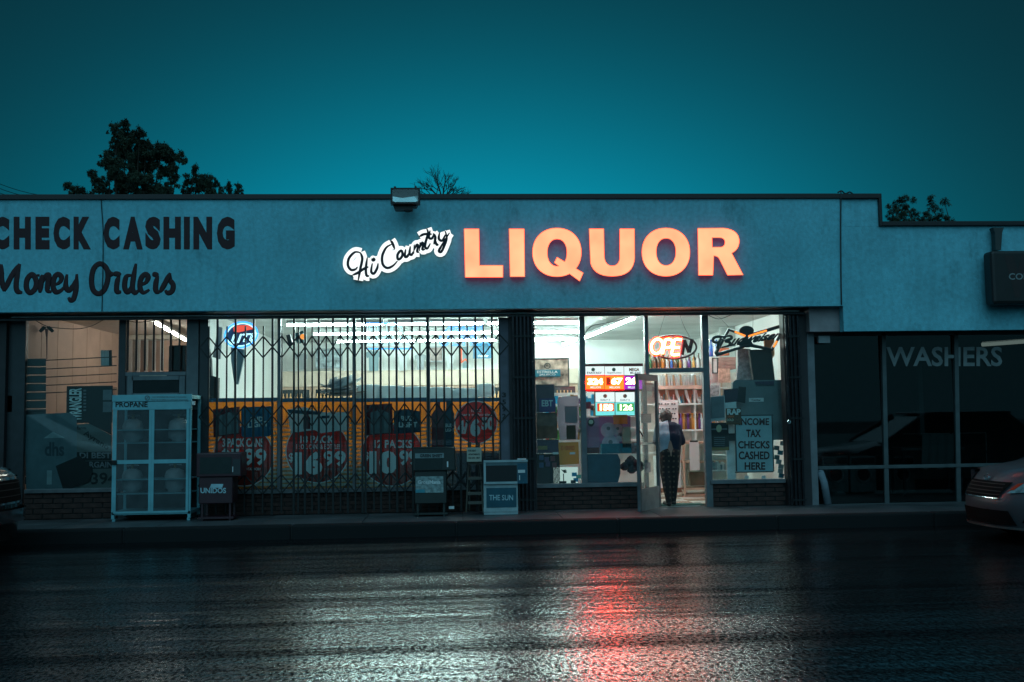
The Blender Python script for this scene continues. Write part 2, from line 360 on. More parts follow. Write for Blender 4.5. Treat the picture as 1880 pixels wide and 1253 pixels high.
# walls of the rooms
xw0 = P(374, 700, .6).x; xw1 = P(1475, 700, .6).x; xlw = P(40, 650, .6).x
B().box(xw0-.12, xw0, .62, 8, 0, 3.4).build('partition_wall', m_white, bld)
B().box(xw1, xw1+.12, .62, 8, 0, 3.4).build('partition_wall', m_white, bld)
B().box(xw0, xw1, 8, 8.1, 0, 3.4).build('back_wall', m_white, bld)
B().box(xw0-.12, xw1+.12, .62, 8.1, 3.36, 3.44).build('ceiling', m_ceil, bld)
m_pink = M('salmon_panelling', (.50, .33, .25), .6, var=.15, scale=2.5)
B().box(xlw-.1, xw0-.12, .62, 6, 3.36, 3.44).build('ceiling', M('beige_ceiling', (.60, .52, .45), .8, var=.12), bld)
bw = B().box(xlw, xw0-.12, 5.5, 5.6, 0, 3.4).build('back_wall', M('cream_wall', (.62, .58, .50), .7), bld)
lw = B().box(xlw-.12, xlw-.02, .62, 5.6, 0, 3.4).build('side_wall', m_dark, bld)
for i in range(7): B().box(xlw-.02, xlw+.004, .66+i*.7, .66+i*.7+.685, 0, 3.36, .004).build('wall_panel', m_pink, lw)
B().box(xL, xL+.1, .62, 6, 0, 3.4).build('side_wall', m_dark, bld)
B().box(xL+.1, xw0, .62, 6, -.03, 0).build('floor', M('brown_floor', (.12, .08, .06), .5), bld)
fl = B().box(xw0, xw1, .62, 8, -.03, -.004).build('floor', M('floor_grout', (.3, .29, .27), .5), bld)
tile = B().box(0, .44, 0, .44, -.004, .004, .003)
t0 = None; m_t1 = M('pale_floor_tile', (.66, .62, .56), .22, var=.12); m_t2 = M('tan_floor_tile', (.42, .28, .21), .22, var=.2)
for i in range(7):
    for j in range(9):
        if t0 is None:
            t0 = {}
            for a, mm in enumerate((m_t1, m_t2)):
                t0[a] = new('floor_tile', tile.v, tile.f, mm, fl)
        a = (i+j) % 2
        o = t0[a] if (i, j) in ((0, 0), (0, 1)) else clone(t0[a], (0, 0, 0), fl)
        o.location = Vector((2.75+i*.45, .66+j*.45, 0))
# vertical posts and pillars of the front (drawn x range, y range)
def post(rect, Y=.5, d=.1, mat=None, name='mullion', c=.004): return pbox(name, mat or m_frame, rect, Y, d, bld, c)
YF = .50
post((-60, 575, 8, 962), .40, .22, m_pillar, 'pillar')
post((6, 583, 44, 955), YF, .1, m_framed); post((205, 905, 233, 955), YF+.02, .08, m_framed)
post((216, 583, 229, 903), YF-.02, .1, m_framed)
post((341, 583, 363, 955), YF-.04, .14, M('slate_pillar', (.13, .14, .15), .6), 'pillar')
post((365, 583, 381, 950), YF-.01, .12, m_framed, 'pillar')
for a, bq in ((509, 515), (647, 653), (783, 790)): post((a, 583, bq, 898))
post((917, 583, 936, 944), YF-.03, .14, M('blue_grey_pillar', (.17, .17, .21), .6), 'pillar')
post((936, 576, 984, 944), .38, .2, m_pillar, 'pillar')
post((1066, 578, 1076, 890)); post((1184, 578, 1191, 690)); post((1183, 690, 1190, 938), YF, .1, m_frame)
post((1293, 576, 1305, 934), YF-.02, .12); post((1191, 676, 1293, 684), YF-.012, .1, m_frame, 'transom')
post((1443, 574, 1486, 944), .38, .2, m_pillar, 'pillar')
# sills
def sill(x0, x1, y, h=7): return pbox('sill', m_frame, (x0, y, x1, y+h), YF-.05, .2, bld, .004)
sill(44, 216, 898); s2 = sill(381, 917, 897); sill(984, 1183, 888); sill(1305, 1443, 881)
# brick bases
def bricks(x0, x1, ytop):
    a = P(x0, 915, YF).x; b_ = P(x1, 915, YF).x; zt_ = P((x0+x1)/2, ytop, YF).z
    base = B().box(a, b_, YF+.0, YF+.12, -.01, zt_).build('brick_base', m_mortar, bld)
    h = zt_/5.0; proto = {}
    for r in range(5):
        xx = a-(.15 if r % 2 else 0)
        while xx < b_-.03:
            l, r_ = max(xx, a), min(xx+.30, b_)
            key = round(r_-l, 3)
            if r_-l > .03:
                loc = Vector((l, YF-.012+random.uniform(-.003, .003), r*h+.005))-WORLD[base.name]
                if key not in proto:
                    bb = B().box(0, r_-l-.012, 0, .05, 0, h-.012, .003); me_ = new('brick', bb.v, bb.f, m_brick, base); proto[key] = me_
                    me_.location = loc+WORLD[me_.name]*0+WORLD[base.name]
                else: clone(proto[key], loc+WORLD[base.name], base)
            xx += .312
bricks(44, 216, 905); bricks(381, 917, 904); bricks(984, 1183, 895); bricks(1305, 1443, 888)
# glass panes
def pane(rect, Y=YF+.03, parent=None, mat=None): return pbox('pane', mat or m_glass, rect, Y, .008, parent or bld)
for r in ((44, 583, 216, 898), (229, 583, 341, 681), (381, 583, 509, 897), (515, 583, 647, 897), (653, 583, 783, 897), (790, 583, 917, 897),
          (984, 578, 1066, 888), (1076, 578, 1184, 888), (1191, 578, 1293, 676), (1305, 576, 1443, 881)): pane(r)
# bars over the transom window of the left shop
for u in (234.5, 250.3, 266, 282, 297.5, 313.4, 329.3):
    pbox('window_bar', m_iron, (u-1.6, 586, u+1.6, 681), .46, .02, bld)
# shop door of the left shop, behind the propane cage
dl = pbox('door', m_framed, (229, 690, 341, 962), YF, .06, bld)
pbox('door_rail', m_frame, (229, 683, 341, 690), YF-.012, .08, bld)
for r in ((232, 691, 242, 945), (328, 691, 338, 945), (242, 691, 328, 698), (242, 722, 328, 730)): pbox('door_frame', m_frame, r, YF-.03, .03, dl)
pbox('door_pane', M('door_glass', (.01, .012, .013), .08), (242, 698, 328, 722), YF-.008, .008, dl)
pbox('door_slot_light', M('beige_view', (.55, .40, .32), .6), (256, 689.3, 306, 690.8), YF-.034, .003, dl)
# ------------------------------------------------------------------ entrance door of the liquor shop, standing open
hinge = P(1206, 800, YF); al = R_(122)
dirv = Vector((math.cos(al), -math.sin(al), 0)) * .93; nrm = Vector((math.sin(al), math.cos(al), 0))*.045
door = B()
def leaf(b, a, c, z0, z1, off=0, th=1.0):
    p = hinge+dirv*a; q = hinge+dirv*c; o = nrm*off; n_ = nrm*th
    vs = [(*(v+o+(n_ if s_ else Vector()))[:2], z) for v in (p, q) for s_ in (0, 1) for z in (z0, z1)]
    b.add(vs, [(0, 1, 3, 2), (4, 6, 7, 5), (0, 4, 5, 1), (2, 3, 7, 6), (0, 2, 6, 4), (1, 5, 7, 3)])
    return b
zd = 2.19
leaf(door, 0, .07, .012, zd); leaf(door, .93, 1.0, .012, zd); leaf(door, .07, .93, zd-.1, zd)
od = door.build('entrance_door', m_frame, bld)
leaf(B(), .07, .93, .012, .36, .1, .8).build('kick_plate', M('kick_plate', (.30, .31, .31), .45, .4), od)
leaf(B(), .02, .98, 1.05, 1.09, -.9, .6).build('push_bar', M('bar_metal', (.6, .62, .62), .3, .8), od)
leaf(B(), .07, .93, .36, zd-.1, .45, .12).build('door_glass', m_glass, od)
leaf(B(), .1, .5, 1.92, 2.05, .25, .05).build('door_notice', SHEET('mauve_sheet', (.45, .38, .40)), od)
leaf(B(), .30, .80, 1.40, 1.55, .25, .05).build('door_notice', SHEET('grey_sheet', (.35, .35, .38)), od)
leaf(B(), .38, .64, .60, .76, .25, .05).build('door_sticker', M('mauve_sticker', (.45, .30, .36), .5), od)
b = B(); b.tube([hinge+dirv*.92+Vector((0, -.03, .14)), hinge+dirv*.86+Vector((.03, -.16, .01))], .012, 6); b.build('door_stop', m_iron, od)
# conduits and cables on the fascia
def cable(name, pts, Y, r=.008, mat=None, parent=None, k=6, **kw):
    b = B(); b.tube([P(p.x, p.y, Y) for p in smooth_path([Vector((*q, 0)) for q in pts], k)], r, 6); return b.build(name, mat or m_iron, parent, True, **kw)
cable('conduit', [(1544, 350), (1543.5, 420), (1544, 500), (1545, 560)], -.02, .012, M('conduit', (.04, .045, .05), .5), bld)
cable('fascia_cable', [(189, 358), (186, 366), (187, 390), (189, 420), (189, 480), (188, 530), (187, 572)], -.012, .007, None, bld)
cable('parapet_wire', [(1538, 354), (1545, 351), (1552, 356), (1560, 353), (1566, 357)], -.02, .012, None, bld)
# lettering painted on the fascia
fx = lambda u, v: (u*.25532, 340+v*.25532)
for ch, a, c_ in (('C', -15, 17), ('H', 25, 56.5), ('E', 65, 91), ('C', 98, 128.5), ('K', 135, 167), ('C', 190, 219.5), ('A', 226, 262), ('S', 266.5, 295), ('H', 300, 332), ('I', 337.5, 348.5), ('N', 355, 389.5), ('G', 398, 431)):
    text(ch, (a, 398.3, c_, 458.3), -.003, m_red_ink, bld, .006, .075 if ch != 'I' else .03)
mo = [[(-70, 770), (-20, 640), (10, 570)], [(10, 570), (12, 680), (30, 765)], [(30, 765), (80, 660), (142, 568)], [(142, 568), (118, 690), (122, 760), (160, 775)],
      [(225, 645), (195, 680), (190, 740), (215, 775), (250, 750), (262, 700), (245, 655), (225, 645)], [(240, 655), (285, 648)],
      [(305, 645), (296, 700), (286, 775)], [(296, 720), (330, 655), (352, 650), (345, 700), (342, 760), (372, 768)],
      [(384, 722), (430, 700), (442, 662), (415, 642), (390, 670), (382, 730), (402, 770), (440, 758), (465, 728)],
      [(482, 642), (472, 720), (490, 758), (520, 735), (545, 680)], [(552, 640), (548, 740), (530, 815), (508, 828), (492, 808)],
      [(720, 566), (675, 600), (658, 680), (670, 755), (710, 782), (752, 750), (776, 670), (765, 600), (720, 566)], [(768, 600), (790, 640), (815, 632)],
      [(812, 640), (848, 640), (860, 655)], [(858, 652), (842, 700), (840, 765), (872, 768)],
      [(945, 650), (908, 660), (896, 730), (915, 770), (945, 740), (965, 650)], [(978, 565), (962, 650), (952, 740), (970, 775), (1000, 755)],
      [(1008, 722), (1050, 700), (1065, 662), (1045, 642), (1015, 672), (1006, 735), (1030, 775), (1075, 752)],
      [(1095, 640), (1120, 645), (1136, 655)], [(1135, 650), (1120, 710), (1122, 762), (1150, 772)],
      [(1150, 772), (1190, 700), (1225, 632)], [(1222, 640), (1225, 685), (1246, 722), (1236, 765), (1205, 776), (1188, 756)]]
b = strokes(B(), mo, fx, -.001, .042, .12); b.build('script_lettering', m_red_ink, bld, True)
text('3 5 9 2', ((922, 720), (934, 720), (934, 727), (922, 727)), .455, m_wht, bld, .003, .02, name='street_number') if False else None
for ch, yy in (('3', 721), ('5', 734), ('9', 747), ('2', 760)): text(ch, (922, yy, 929, yy+9), .463, m_blk, bld, .004, .03, name='street_number')
# ------------------------------------------------------------------ laundromat
lau = empty('laundromat_building', (9.5, 1, 0), 'darker single storey laundromat with stepped parapet and tall unlit windows reading WASHERS', 'building')
z1 = P(1750, 416, .05).z; z2 = P(1750, 408, .05).z; zlb = P(1750, 607, .05).z; xE = 22.0; x0l = xR+.003
B().box(x0l, xE, .03, .2, zlb, z1).build('fascia', m_stucco, lau)
B().box(x0l, xS-.05, .03, .2, z1+.002, zt).build('fascia', m_stucco, lau)
B().box(x0l+.003, xS+.0, -.03, .26, zt+.002, zc, .006).build('parapet_cap', m_cap, lau)
B().box(xS-.05, xS, -.03, .26, z1, zt, .006).build('parapet_cap', m_cap, lau)
B().box(xS+.002, xE, -.03, .26, z1+.003, z2, .006).build('parapet_cap', m_cap, lau)
B().box(x0l, xE, .2, 10, 3.4, 3.46).build('roof', m_dark, lau)
B().pb((1486, 563, 1546, 609), .22, .3).build('beam', M('pink_lit_stucco', (.42, .36, .37), .85, var=.15, bump=.3), lau)  # pink light of the red signs is put into the beam colour
yl = .5
def lp(name, rect, Y=yl, d=.08, mat=m_frame): return pbox(name, mat, rect, Y, d, lau, .004)
B().box(x0l-.6, xE, yl, yl+.1, zlb-.04, 3.4).build('header', m_framed, lau)
m_teal = M('teal_frame', (.09, .11, .115), .5)
B().prism(((1481, 609), (1494, 609), (1504, 943), (1491, 943)), .40, .1).build('corner_post', M('pale_post', (.20, .21, .225), .6), lau)
for a, c_ in (((1619, 609), (1628, 926)), ((1752, 609), (1760, 922)), ((1905, 609), (1914, 918))):
    B().prism(((a[0], a[1]), (a[0]+7, a[1]), (c_[0]+5, c_[1]), (c_[0]-3, c_[1])), yl, .08).build('mullion', m_teal, lau)
xq = P(1497, 860, yl).x
zr = P(1650, 857, yl).z; zs = P(1650, 926, yl).z
B().box(xq, xE, yl-.01, yl+.07, zr-.028, zr+.028, .004).build('rail', m_teal, lau)
B().box(xq, xE, yl-.03, yl+.1, zs-.02, zs+.02, .004).build('sill', m_teal, lau)
B().box(xq, xE, yl, yl+.12, -.02, zs-.022).build('base_wall', M('dark_brown_base', (.03, .024, .02), .8), lau)
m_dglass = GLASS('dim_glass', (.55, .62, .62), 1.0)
xs_ = [xq, P(1622, 760, yl).x, P(1756, 760, yl).x, P(1909, 760, yl).x, xE]
for i in range(4):
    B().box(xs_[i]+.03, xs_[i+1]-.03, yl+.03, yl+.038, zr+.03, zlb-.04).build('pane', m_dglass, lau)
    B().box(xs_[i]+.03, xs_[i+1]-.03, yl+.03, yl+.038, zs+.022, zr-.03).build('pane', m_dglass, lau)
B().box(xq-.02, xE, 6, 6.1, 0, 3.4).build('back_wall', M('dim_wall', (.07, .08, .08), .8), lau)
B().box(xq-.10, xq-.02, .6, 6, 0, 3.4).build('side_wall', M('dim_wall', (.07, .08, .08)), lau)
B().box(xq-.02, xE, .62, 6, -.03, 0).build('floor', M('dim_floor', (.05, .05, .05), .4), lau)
for a, r in (('WASHERS', (1627, 637, 1840, 673)),): text(a, r, yl+.020, M('pale_vinyl', (.24, .265, .265), .6), lau, .006, .022)
pbox('room_column', M('grey_column', (.16, .18, .18), .6), (1686, 610, 1694, 800), 2.2, .12, lau)
pbox('wall_box', M('pale_box', (.3, .32, .33), .5), (1503, 617, 1524, 630), .36, .08, lau)
# things seen inside the laundromat
t = empty('folding_table', P(1700, 900, 1.6), 'dim table covered by a pale cloth inside the laundromat behind the second tall window', 'table')
x0, x1, _, z_ = XR(1655, 822, 1772, 850, 1.6)
B().box(x0, x1, 1.6, 2.2, z_-.05, z_, .006).build('table_top', M('grey_top', (.12, .13, .13), .4), t)
for xx in (x0+.06, x1-.06):
    for yy in (1.66, 2.14): B().box(xx-.02, xx+.02, yy-.02, yy+.02, 0, z_-.052).build('leg', m_framed, t)
t = empty('hanging_cloth', P(1720, 850, 1.5), 'pale grey cloth draped over a rail behind the laundromat window', 'cloth')
vs = []; fs = []; nx = 16
for j in range(6):
    for i in range(nx):
        p = P(1693+62*i/(nx-1), 797+62*j/5*(1+.05*math.sin(i)), 1.5); p.y += .02*math.sin(i*1.7+j*.3); vs.append(p)
for j in range(5):
    for i in range(nx-1): fs.append((j*nx+i, j*nx+i+1, (j+1)*nx+i+1, (j+1)*nx+i))
new('cloth', vs, fs, SHEET('dim_cloth', (.25, .26, .26), .3), t, smooth=True)
B().tube([P(1658, 797, 1.52), P(1810, 795, 1.52)], .008, 6).build('rail', M('rail_steel', (.5, .5, .5), .3, .8), t)
B().tube([P(1810, 795, 1.52), P(1812, 870, 1.52)], .008, 6).build('rail_leg', M('rail_steel', (.5, .5, .5)), t)
def washer(px0, px1, y0, Y, label):
    x0, x1, _, zt_ = XR(px0, y0, px1, 900, Y); t = empty('washing_machine', ((x0+x1)/2, Y+.35, 0), label, 'washing machine', 'washing machines in the dark laundromat')
    B().box(x0, x1, Y, Y+.7, .005, zt_, .02).build('body', M('washer_enamel', (.2, .22, .22), .3), t)
    c = Vector(((x0+x1)/2, Y-.012, zt_*.5)); b = B(); r = (x1-x0)*.27
    b.tube([c+Vector((r*math.cos(a*.3927), 0, r*math.sin(a*.3927))) for a in range(16)], .022, 6, closed=True); b.build('door_ring', M('rail_steel', (.5, .5, .5)), t)
    b = B(); b.add([c+Vector((r*math.cos(a*.3927), .004, r*math.sin(a*.3927))) for a in range(16)], [tuple(range(16))]); b.build('door_glass', m_blk, t)
    B().box(x0+.03, x1-.03, Y-.014, Y, zt_-.14, zt_-.03, .004).build('control_panel', m_framed, t)
for i, (a, c_) in enumerate(((1510, 1558), (1561, 1609), (1634, 1680))): washer(a, c_, 838, 2.6, ('washing machine nearest the corner post of the dark laundromat', 'washing machine in the middle of the first laundromat window', 'washing machine left of the table in the laundromat')[i])
b = B(); a0, a1 = P(1506, 866, .40), P(1520, 926, .40)
b.tube([a0, a0+(a1-a0)*.35+Vector((.02, 0, 0)), a1], [.055, .06, .062], 12); b.tube([a0+Vector((0, 0, .002)), a0+Vector((-.005, 0, .02))], [.05, .03], 12)
b.build('rolled_bundle', M('blue_grey_cloth', (.22, .26, .30), .8, bump=.4), None, True, label='rolled grey-blue bundle leaning against the laundromat corner post', cat='bundle')
fl_ = empty('fluorescent_light', P(1840, 632, 3.2), 'dim fluorescent ceiling light inside the laundromat at the top of the last window', 'ceiling light')
a0, a1 = P(1803, 633.5, 3.2), P(1905, 626, 3.2)
B().tube([a0, a1], .035, 6).build('tube', EM('dim_tube', (.9, .95, .85), .35), fl_)
B().tube([a0+Vector((0, .05, .06)), a1+Vector((0, .05, .06))], .05, 4).build('housing', m_fix, fl_)
# blade sign at the far right
sg = empty('box_sign', P(1850, 558, -.3), 'dark rounded box sign hanging by a bracket on the laundromat fascia, reading COIN', 'sign')
B().pb((1822, 460, 1935, 558), -.35, .28, .05).build('cabinet', M('dark_cabinet', (.018, .017, .017), .5), sg)
b = B(); b.prism(((1823, 418), (1843, 418), (1840, 428), (1838, 459), (1828, 459), (1827, 428)), -.14, .12); b.build('bracket', M('bracket_paint', (.05, .06, .06), .6), sg)
text('COIN', (1852, 502, 1896, 514), -.356, M('pale_vinyl', (.34, .37, .37)), sg, .005, .02)
text('W', (1844, 470, 1920, 546), -.3525, M('dark_maroon', (.032, .018, .018), .6), sg, .002, .09)
# ------------------------------------------------------------------ illuminated signs
m_face = EM('sign_acrylic', (1.0, .098, .050), 6.0, .16, 2.2)
m_edge = EM('sign_acrylic_edge', (1.0, .20, .08), .95)
m_can_glow = EM('glowing_letter_can', (.75, .07, .16), .9)  # can sides carry an added red glow to tint the fascia
lq = empty('liquor_sign', P(1105, 510, -.2), 'large glowing orange channel letters spelling LIQUOR on the fascia', 'sign')
fb = lambda pts: [(980+u*.22340, 360+v*.22340) for u, v in pts]
bez = lambda p0, p1, p2, n=8: [((1-t)**2*p0[0]+2*t*(1-t)*p1[0]+t*t*p2[0], (1-t)**2*p0[1]+2*t*(1-t)*p1[1]+t*t*p2[1]) for t in [i/n for i in range(n)]]
LET = {
 'L': [[(851.5, 420), (880, 420), (881, 487), (924, 487), (924, 510), (853.5, 510)]],
 'I': [[(934, 420), (963, 420), (964, 509), (936, 509)]],
 'Q': [ell(1022.5, 463.7, 45.5, 45.3, 44, 2.15), ell(1022.8, 464.2, 17.3, 24.3, 36, 2.2)],
 'U': [fb([(452, 268), (578, 268), (582, 500)]+bez((582, 500), (590, 572), (645, 572))+bez((645, 572), (700, 572), (706, 500))+[(704, 268), (830, 268), (832, 510)]+bez((832, 510), (822, 664), (645, 664))+bez((645, 664), (470, 664), (458, 520)))],
 'O': [ell(1222.5, 463.3, 44.8, 45, 44, 2.15), ell(1222.8, 462.8, 17.3, 24.3, 36, 2.2)],
 'R': [fb([(1345, 264), (1560, 262)]+bez((1560, 262), (1690, 275), (1692, 372))+bez((1692, 372), (1690, 450), (1612, 480))+[(1725, 652), (1590, 655), (1520, 515)]+bez((1520, 515), (1505, 495), (1475, 495))+[(1475, 655), (1350, 655)]),
       fb([(1468, 346), (1530, 346)]+bez((1530, 346), (1570, 350), (1568, 385))+bez((1568, 385), (1565, 418), (1530, 419))+[(1470, 419)])],
}
for ch, loops in LET.items():
    def mk(offset, Ya, Yb, m, name, par, extra=None):
        vs, fs = curve_fill(loops, 1, offset)
        V = [P(v.x, -v.y, Ya if v.z > 0 else Yb) for v in vs]
        if extra:
            q, gs = curve_fill([extra], 1, offset); n0 = len(V); V += [P(v.x, -v.y, (Ya-.003) if v.z > 0 else Yb) for v in q]; fs = list(fs)+[tuple(i+n0 for i in f) for f in gs]
        return new(name, V, fs, m, par)
    ex = fb([(190, 500), (410, 632), (378, 705), (165, 550)]) if ch == 'Q' else None
    face = mk(-1.1, -.145, -.140, m_face, 'letter_face', lq, ex)
    mk(0.0, -.139, -.130, m_edge, 'letter_trim', face, ex)
    mk(-.2, -.128, -.02, m_can_glow, 'glowing_letter_can', face, ex)
hc = empty('script_sign', P(730, 520, -.15), 'small white glowing script sign reading Hi Country, tilted upward beside the orange letters', 'sign')
fx2 = lambda u, v: (600+u*.21552, 320+v*.21552)
HC = [[(290, 672), (240, 665), (190, 715), (180, 775), (205, 815), (242, 812), (262, 790)], [(285, 668), (302, 720), (285, 810), (268, 905)], [(220, 860), (262, 842), (320, 805), (355, 790)],
      [(345, 712), (333, 800), (338, 862), (362, 868)], [(388, 760), (378, 828), (400, 848), (428, 805), (437, 760)], [(397, 712), (405, 730), (392, 735), (385, 718)],
      [(545, 568), (560, 590), (578, 638)], [(552, 598), (505, 628), (472, 700), (478, 770), (515, 800), (562, 782), (602, 740)],
      [(620, 660), (602, 690), (606, 725), (628, 718), (645, 688), (638, 655), (620, 660)], [(672, 640), (665, 700), (685, 702), (708, 662)], [(712, 615), (705, 675), (722, 688), (738, 660)],
      [(745, 600), (740, 680)], [(742, 650), (765, 605), (778, 612), (770, 660), (788, 664)], [(795, 580), (790, 655)], [(795, 625), (812, 585), (822, 600), (815, 642), (838, 640)],
      [(852, 465), (862, 505), (842, 580), (838, 622), (858, 632), (882, 590)], [(790, 532), (830, 512), (895, 512)], [(880, 480), (870, 540), (895, 548), (912, 515)],
      [(905, 505), (925, 540), (912, 600)], [(915, 545), (935, 600), (950, 595)], [(960, 500), (955, 552), (985, 566), (1010, 515)], [(1008, 485), (1022, 545), (1000, 612), (975, 662), (955, 655), (978, 610), (1045, 500)]]
strokes(B(), HC, fx2, -.045, .075, .5, 10, 4, False).build('sign_can', M('sign_can', (.03, .035, .04), .5), hc)
b = strokes(B(), HC+[[(235, 730), (330, 800), (420, 800)], [(520, 700), (620, 700), (740, 650), (860, 580), (990, 545)], [(540, 650), (545, 760)]], fx2, -.094, .079, .07, 12, 5, False)
b.build('sign_body', EM('white_acrylic', (.93, 1.0, 1.0), 1.15), hc, False)
b = strokes(B(), HC, fx2, -.108, .021, .25, 8)
b.build('script_lettering', M('sign_ink', (.008, .012, .025), .6), hc, True)
# floodlight
ft = empty('floodlight', P(744, 387, -.4), 'unlit black floodlight fixed to the parapet above the script sign', 'light fixture')
x0, x1, za, zb_ = XR(717, 345, 771, 374, -.5)
b = B(); th = .025; yy0, yy1 = -.5, -.34
b.box(x0, x0+th, yy0, yy1, za, zb_); b.box(x1-th, x1, yy0, yy1, za, zb_); b.box(x0+th, x1-th, yy0, yy1, zb_-th, zb_); b.box(x0+th, x1-th, yy0, yy1, za, za+th); b.box(x0+th, x1-th, yy1-.02, yy1, za+th, zb_-th)
b.build('housing', m_iron, ft)
m_refl = M('reflector', (.55, .62, .65), .15, .8)
b = B(); b.add([P(721, 361, -.48), P(727, 361, -.46), P(731, 365, -.42), P(757, 365, -.42), P(761, 361, -.46), P(767, 361, -.48), P(767, 369, -.49), P(762, 371.5, -.49), P(726, 371.5, -.49), P(721, 369, -.49)], [tuple(range(9, -1, -1))]); b.build('reflector', m_refl, ft)
pbox('lens', GLASS('lens_glass'), (720, 347, 768, 372), -.497, .004, ft)
poly('ballast_box', m_iron, ((721, 374), (767, 374), (764, 379), (758, 379), (757, 384.5), (725, 384.5), (722, 379)), -.40, .2, ft)
for u in (725, 763): pbox('hinge_lug', m_iron, (u-2, 342.5, u+2, 346), -.45, .05, ft)
B().box((x0+x1)/2-.04, (x0+x1)/2+.04, -.34, .0, zt-.12, zt-.05).build('bracket', m_iron, ft)
cable('lead', [(741, 384), (745, 389), (753, 389), (757, 384)], -.3, .008, None, ft)
# ------------------------------------------------------------------ window film posters
m_or = SHEET('orange_film', (.80, .40, .09), .8); m_st = SHEET('cream_film', (.72, .70, .60), .6); m_tl = SHEET('navy_film', (.05, .13, .22), .4)
m_rd = SHEET('red_film', (.45, .05, .035), .55); m_wf = SHEET('white_film', (.85, .88, .88), .25)
m_bl = SHEET('blue_film', (.01, .16, .30), .45); m_gy = SHEET('grey_film', (.22, .26, .28), .4); m_nv = SHEET('dark_blue_film', (.012, .05, .09), .35); m_dr = SHEET('maroon_film', (.16, .02, .03), .35)
YP = .542
def film(rect, label, holes=()):
    x0, y0, x1, y1 = rect
    t = empty('window_poster', P((x0+x1)/2, y1, YP), label, 'poster', 'orange and red price posters behind the folding gates')
    v_, f_ = curve_fill([[(x0, y0+7.1), (x1, y0+7.1), (x1, y1), (x0, y1)]]+list(holes), 1)
    new('sheet', [P(q.x, -q.y, YP+(.010 if q.z > 0 else .012)) for q in v_], f_, m_or, t); pbox('top_band', m_tl, (x0, y0, x1, y0+7), YP+.010, .002, t)
    b = B(); y = 777; i = 0
    while y < y1-3:
        hh = 2.6+i*.16; b.pb((x0, y, x1, min(y+hh, y1)), YP+.0085, .0012); y += 7.4; i += 1
    b.build('stripe_pattern', m_st, t); return t
def disc(cx, cy, r, t, m=None, dy=.0045):
    poly('price_disc', m or m_rd, ell(cx, cy, r, r, 40), YP+dy, .0012, t)
def ring(cx, cy, r, t):
    v_, f_ = curve_fill([ell(cx, cy, r+2, r+2, 40), ell(cx, cy, r, r, 40)], 1)
    new('disc_edge', [P(q.x, -q.y, YP+(.006 if q.z > 0 else .0072)) for q in v_], f_, m_wf, t)
W_ = dict(d=.0008)
p1 = film((383, 731, 509, 897), 'price poster in the first pane behind the left folding gate: 3 pack cans, 99 cents', [ell(447, 838, 53.5, 53.5, 40)]); ring(447, 838, 54, p1); disc(447, 838, 54, p1)
poly('pack_picture', m_dr, ((391, 752), (440, 747), (441, 797), (392, 803)), YP+.0028, .001, p1)
poly('pack_label', m_gy, ((403, 764), (420, 757), (437, 762), (438, 795), (402, 800)), YP+.0016, .001, p1)
poly('pack_picture', m_bl, ((445, 748), (497, 746), (499, 750), (499, 798), (494, 801), (448, 804), (443, 800), (443, 752)), YP+.0024, .001, p1)
text('BUD', ((460, 766), (483, 765), (483, 774), (460, 775)), YP+.001, m_wf, p1, **W_, bold=.04); text('LIGHT', ((455, 776), (493, 773), (493, 783), (455, 786)), YP+.001, m_wf, p1, **W_, bold=.04)
text('3 PACK CANS', (408, 805, 484, 821), YP+.002, m_wf, p1, **W_, bold=.03); text('$5', (404, 824, 440, 872), YP+.002, m_wf, p1, **W_, bold=.05); text('99', (448, 824, 489, 855), YP+.002, m_wf, p1, **W_, bold=.035); text('+TAX+CRV', (452, 859, 479, 864), YP+.002, m_wf, p1, **W_)
p2 = film((515, 731, 647, 897), 'price poster in the second pane behind the left folding gate: 18 pack, 16.99', [ell(583, 829, 56.5, 56.5, 40)]); ring(583, 829, 57, p2); disc(583, 829, 57, p2)
poly('pack_picture', m_wf, ((527, 752), (560, 747), (584, 757), (640, 757), (637, 791), (622, 791), (590, 796), (577, 790), (545, 794), (533, 792)), YP+.0028, .001, p2)
poly('pack_stripe', m_nv, ((527, 752), (584, 756), (584, 762), (531, 759)), YP+.0016, .001, p2); poly('pack_stripe', m_nv, ((590, 764), (605, 763), (605, 768), (590, 769)), YP+.0016, .001, p2)
poly('bottle_picture', m_dr, ((561, 757), (566, 757), (567, 764), (570, 768), (570, 788), (557, 788), (557, 768), (560, 764)), YP+.001, .0005, p2)
text('18 PACK', (551, 800, 614, 814), YP+.002, m_wf, p2, **W_, bold=.035); text('12 OZ. CANS & BOTTLES', (544, 816, 625, 825), YP+.002, m_wf, p2, **W_, bold=.02); text('$', (530, 832, 539, 850), YP+.002, m_wf, p2, **W_); text('16', (541, 829, 592, 872), YP+.002, m_wf, p2, **W_, bold=.07); text('99', (594, 828, 635, 856), YP+.002, m_wf, p2, **W_, bold=.035)
text('PLUS TAX + CRV', (596, 860, 626, 864), YP+.002, m_gy, p2, **W_)
p3 = film((653, 731, 783, 897), 'price poster with 12 packs 10.99 in the third pane, behind the right folding gate', [ell(720, 836, 55.5, 55.5, 40)]); ring(720, 836, 56, p3); disc(720, 836, 56, p3)
poly('pack_picture', m_dr, ((668, 744), (720, 741), (722, 797), (670, 800)), YP+.0028, .001, p3); poly('pack_label', m_gy, ((681, 758), (700, 752), (716, 760), (718, 795), (680, 797)), YP+.0016, .001, p3)
poly('pack_picture', m_nv, ((723, 755), (745, 751), (773, 756), (773, 794), (723, 797)), YP+.0024, .001, p3)
text('BUD', (736, 764, 760, 773), YP+.001, m_wf, p3, **W_, bold=.04); text('LIGHT', (732, 775, 766, 785), YP+.001, m_wf, p3, **W_, bold=.04)
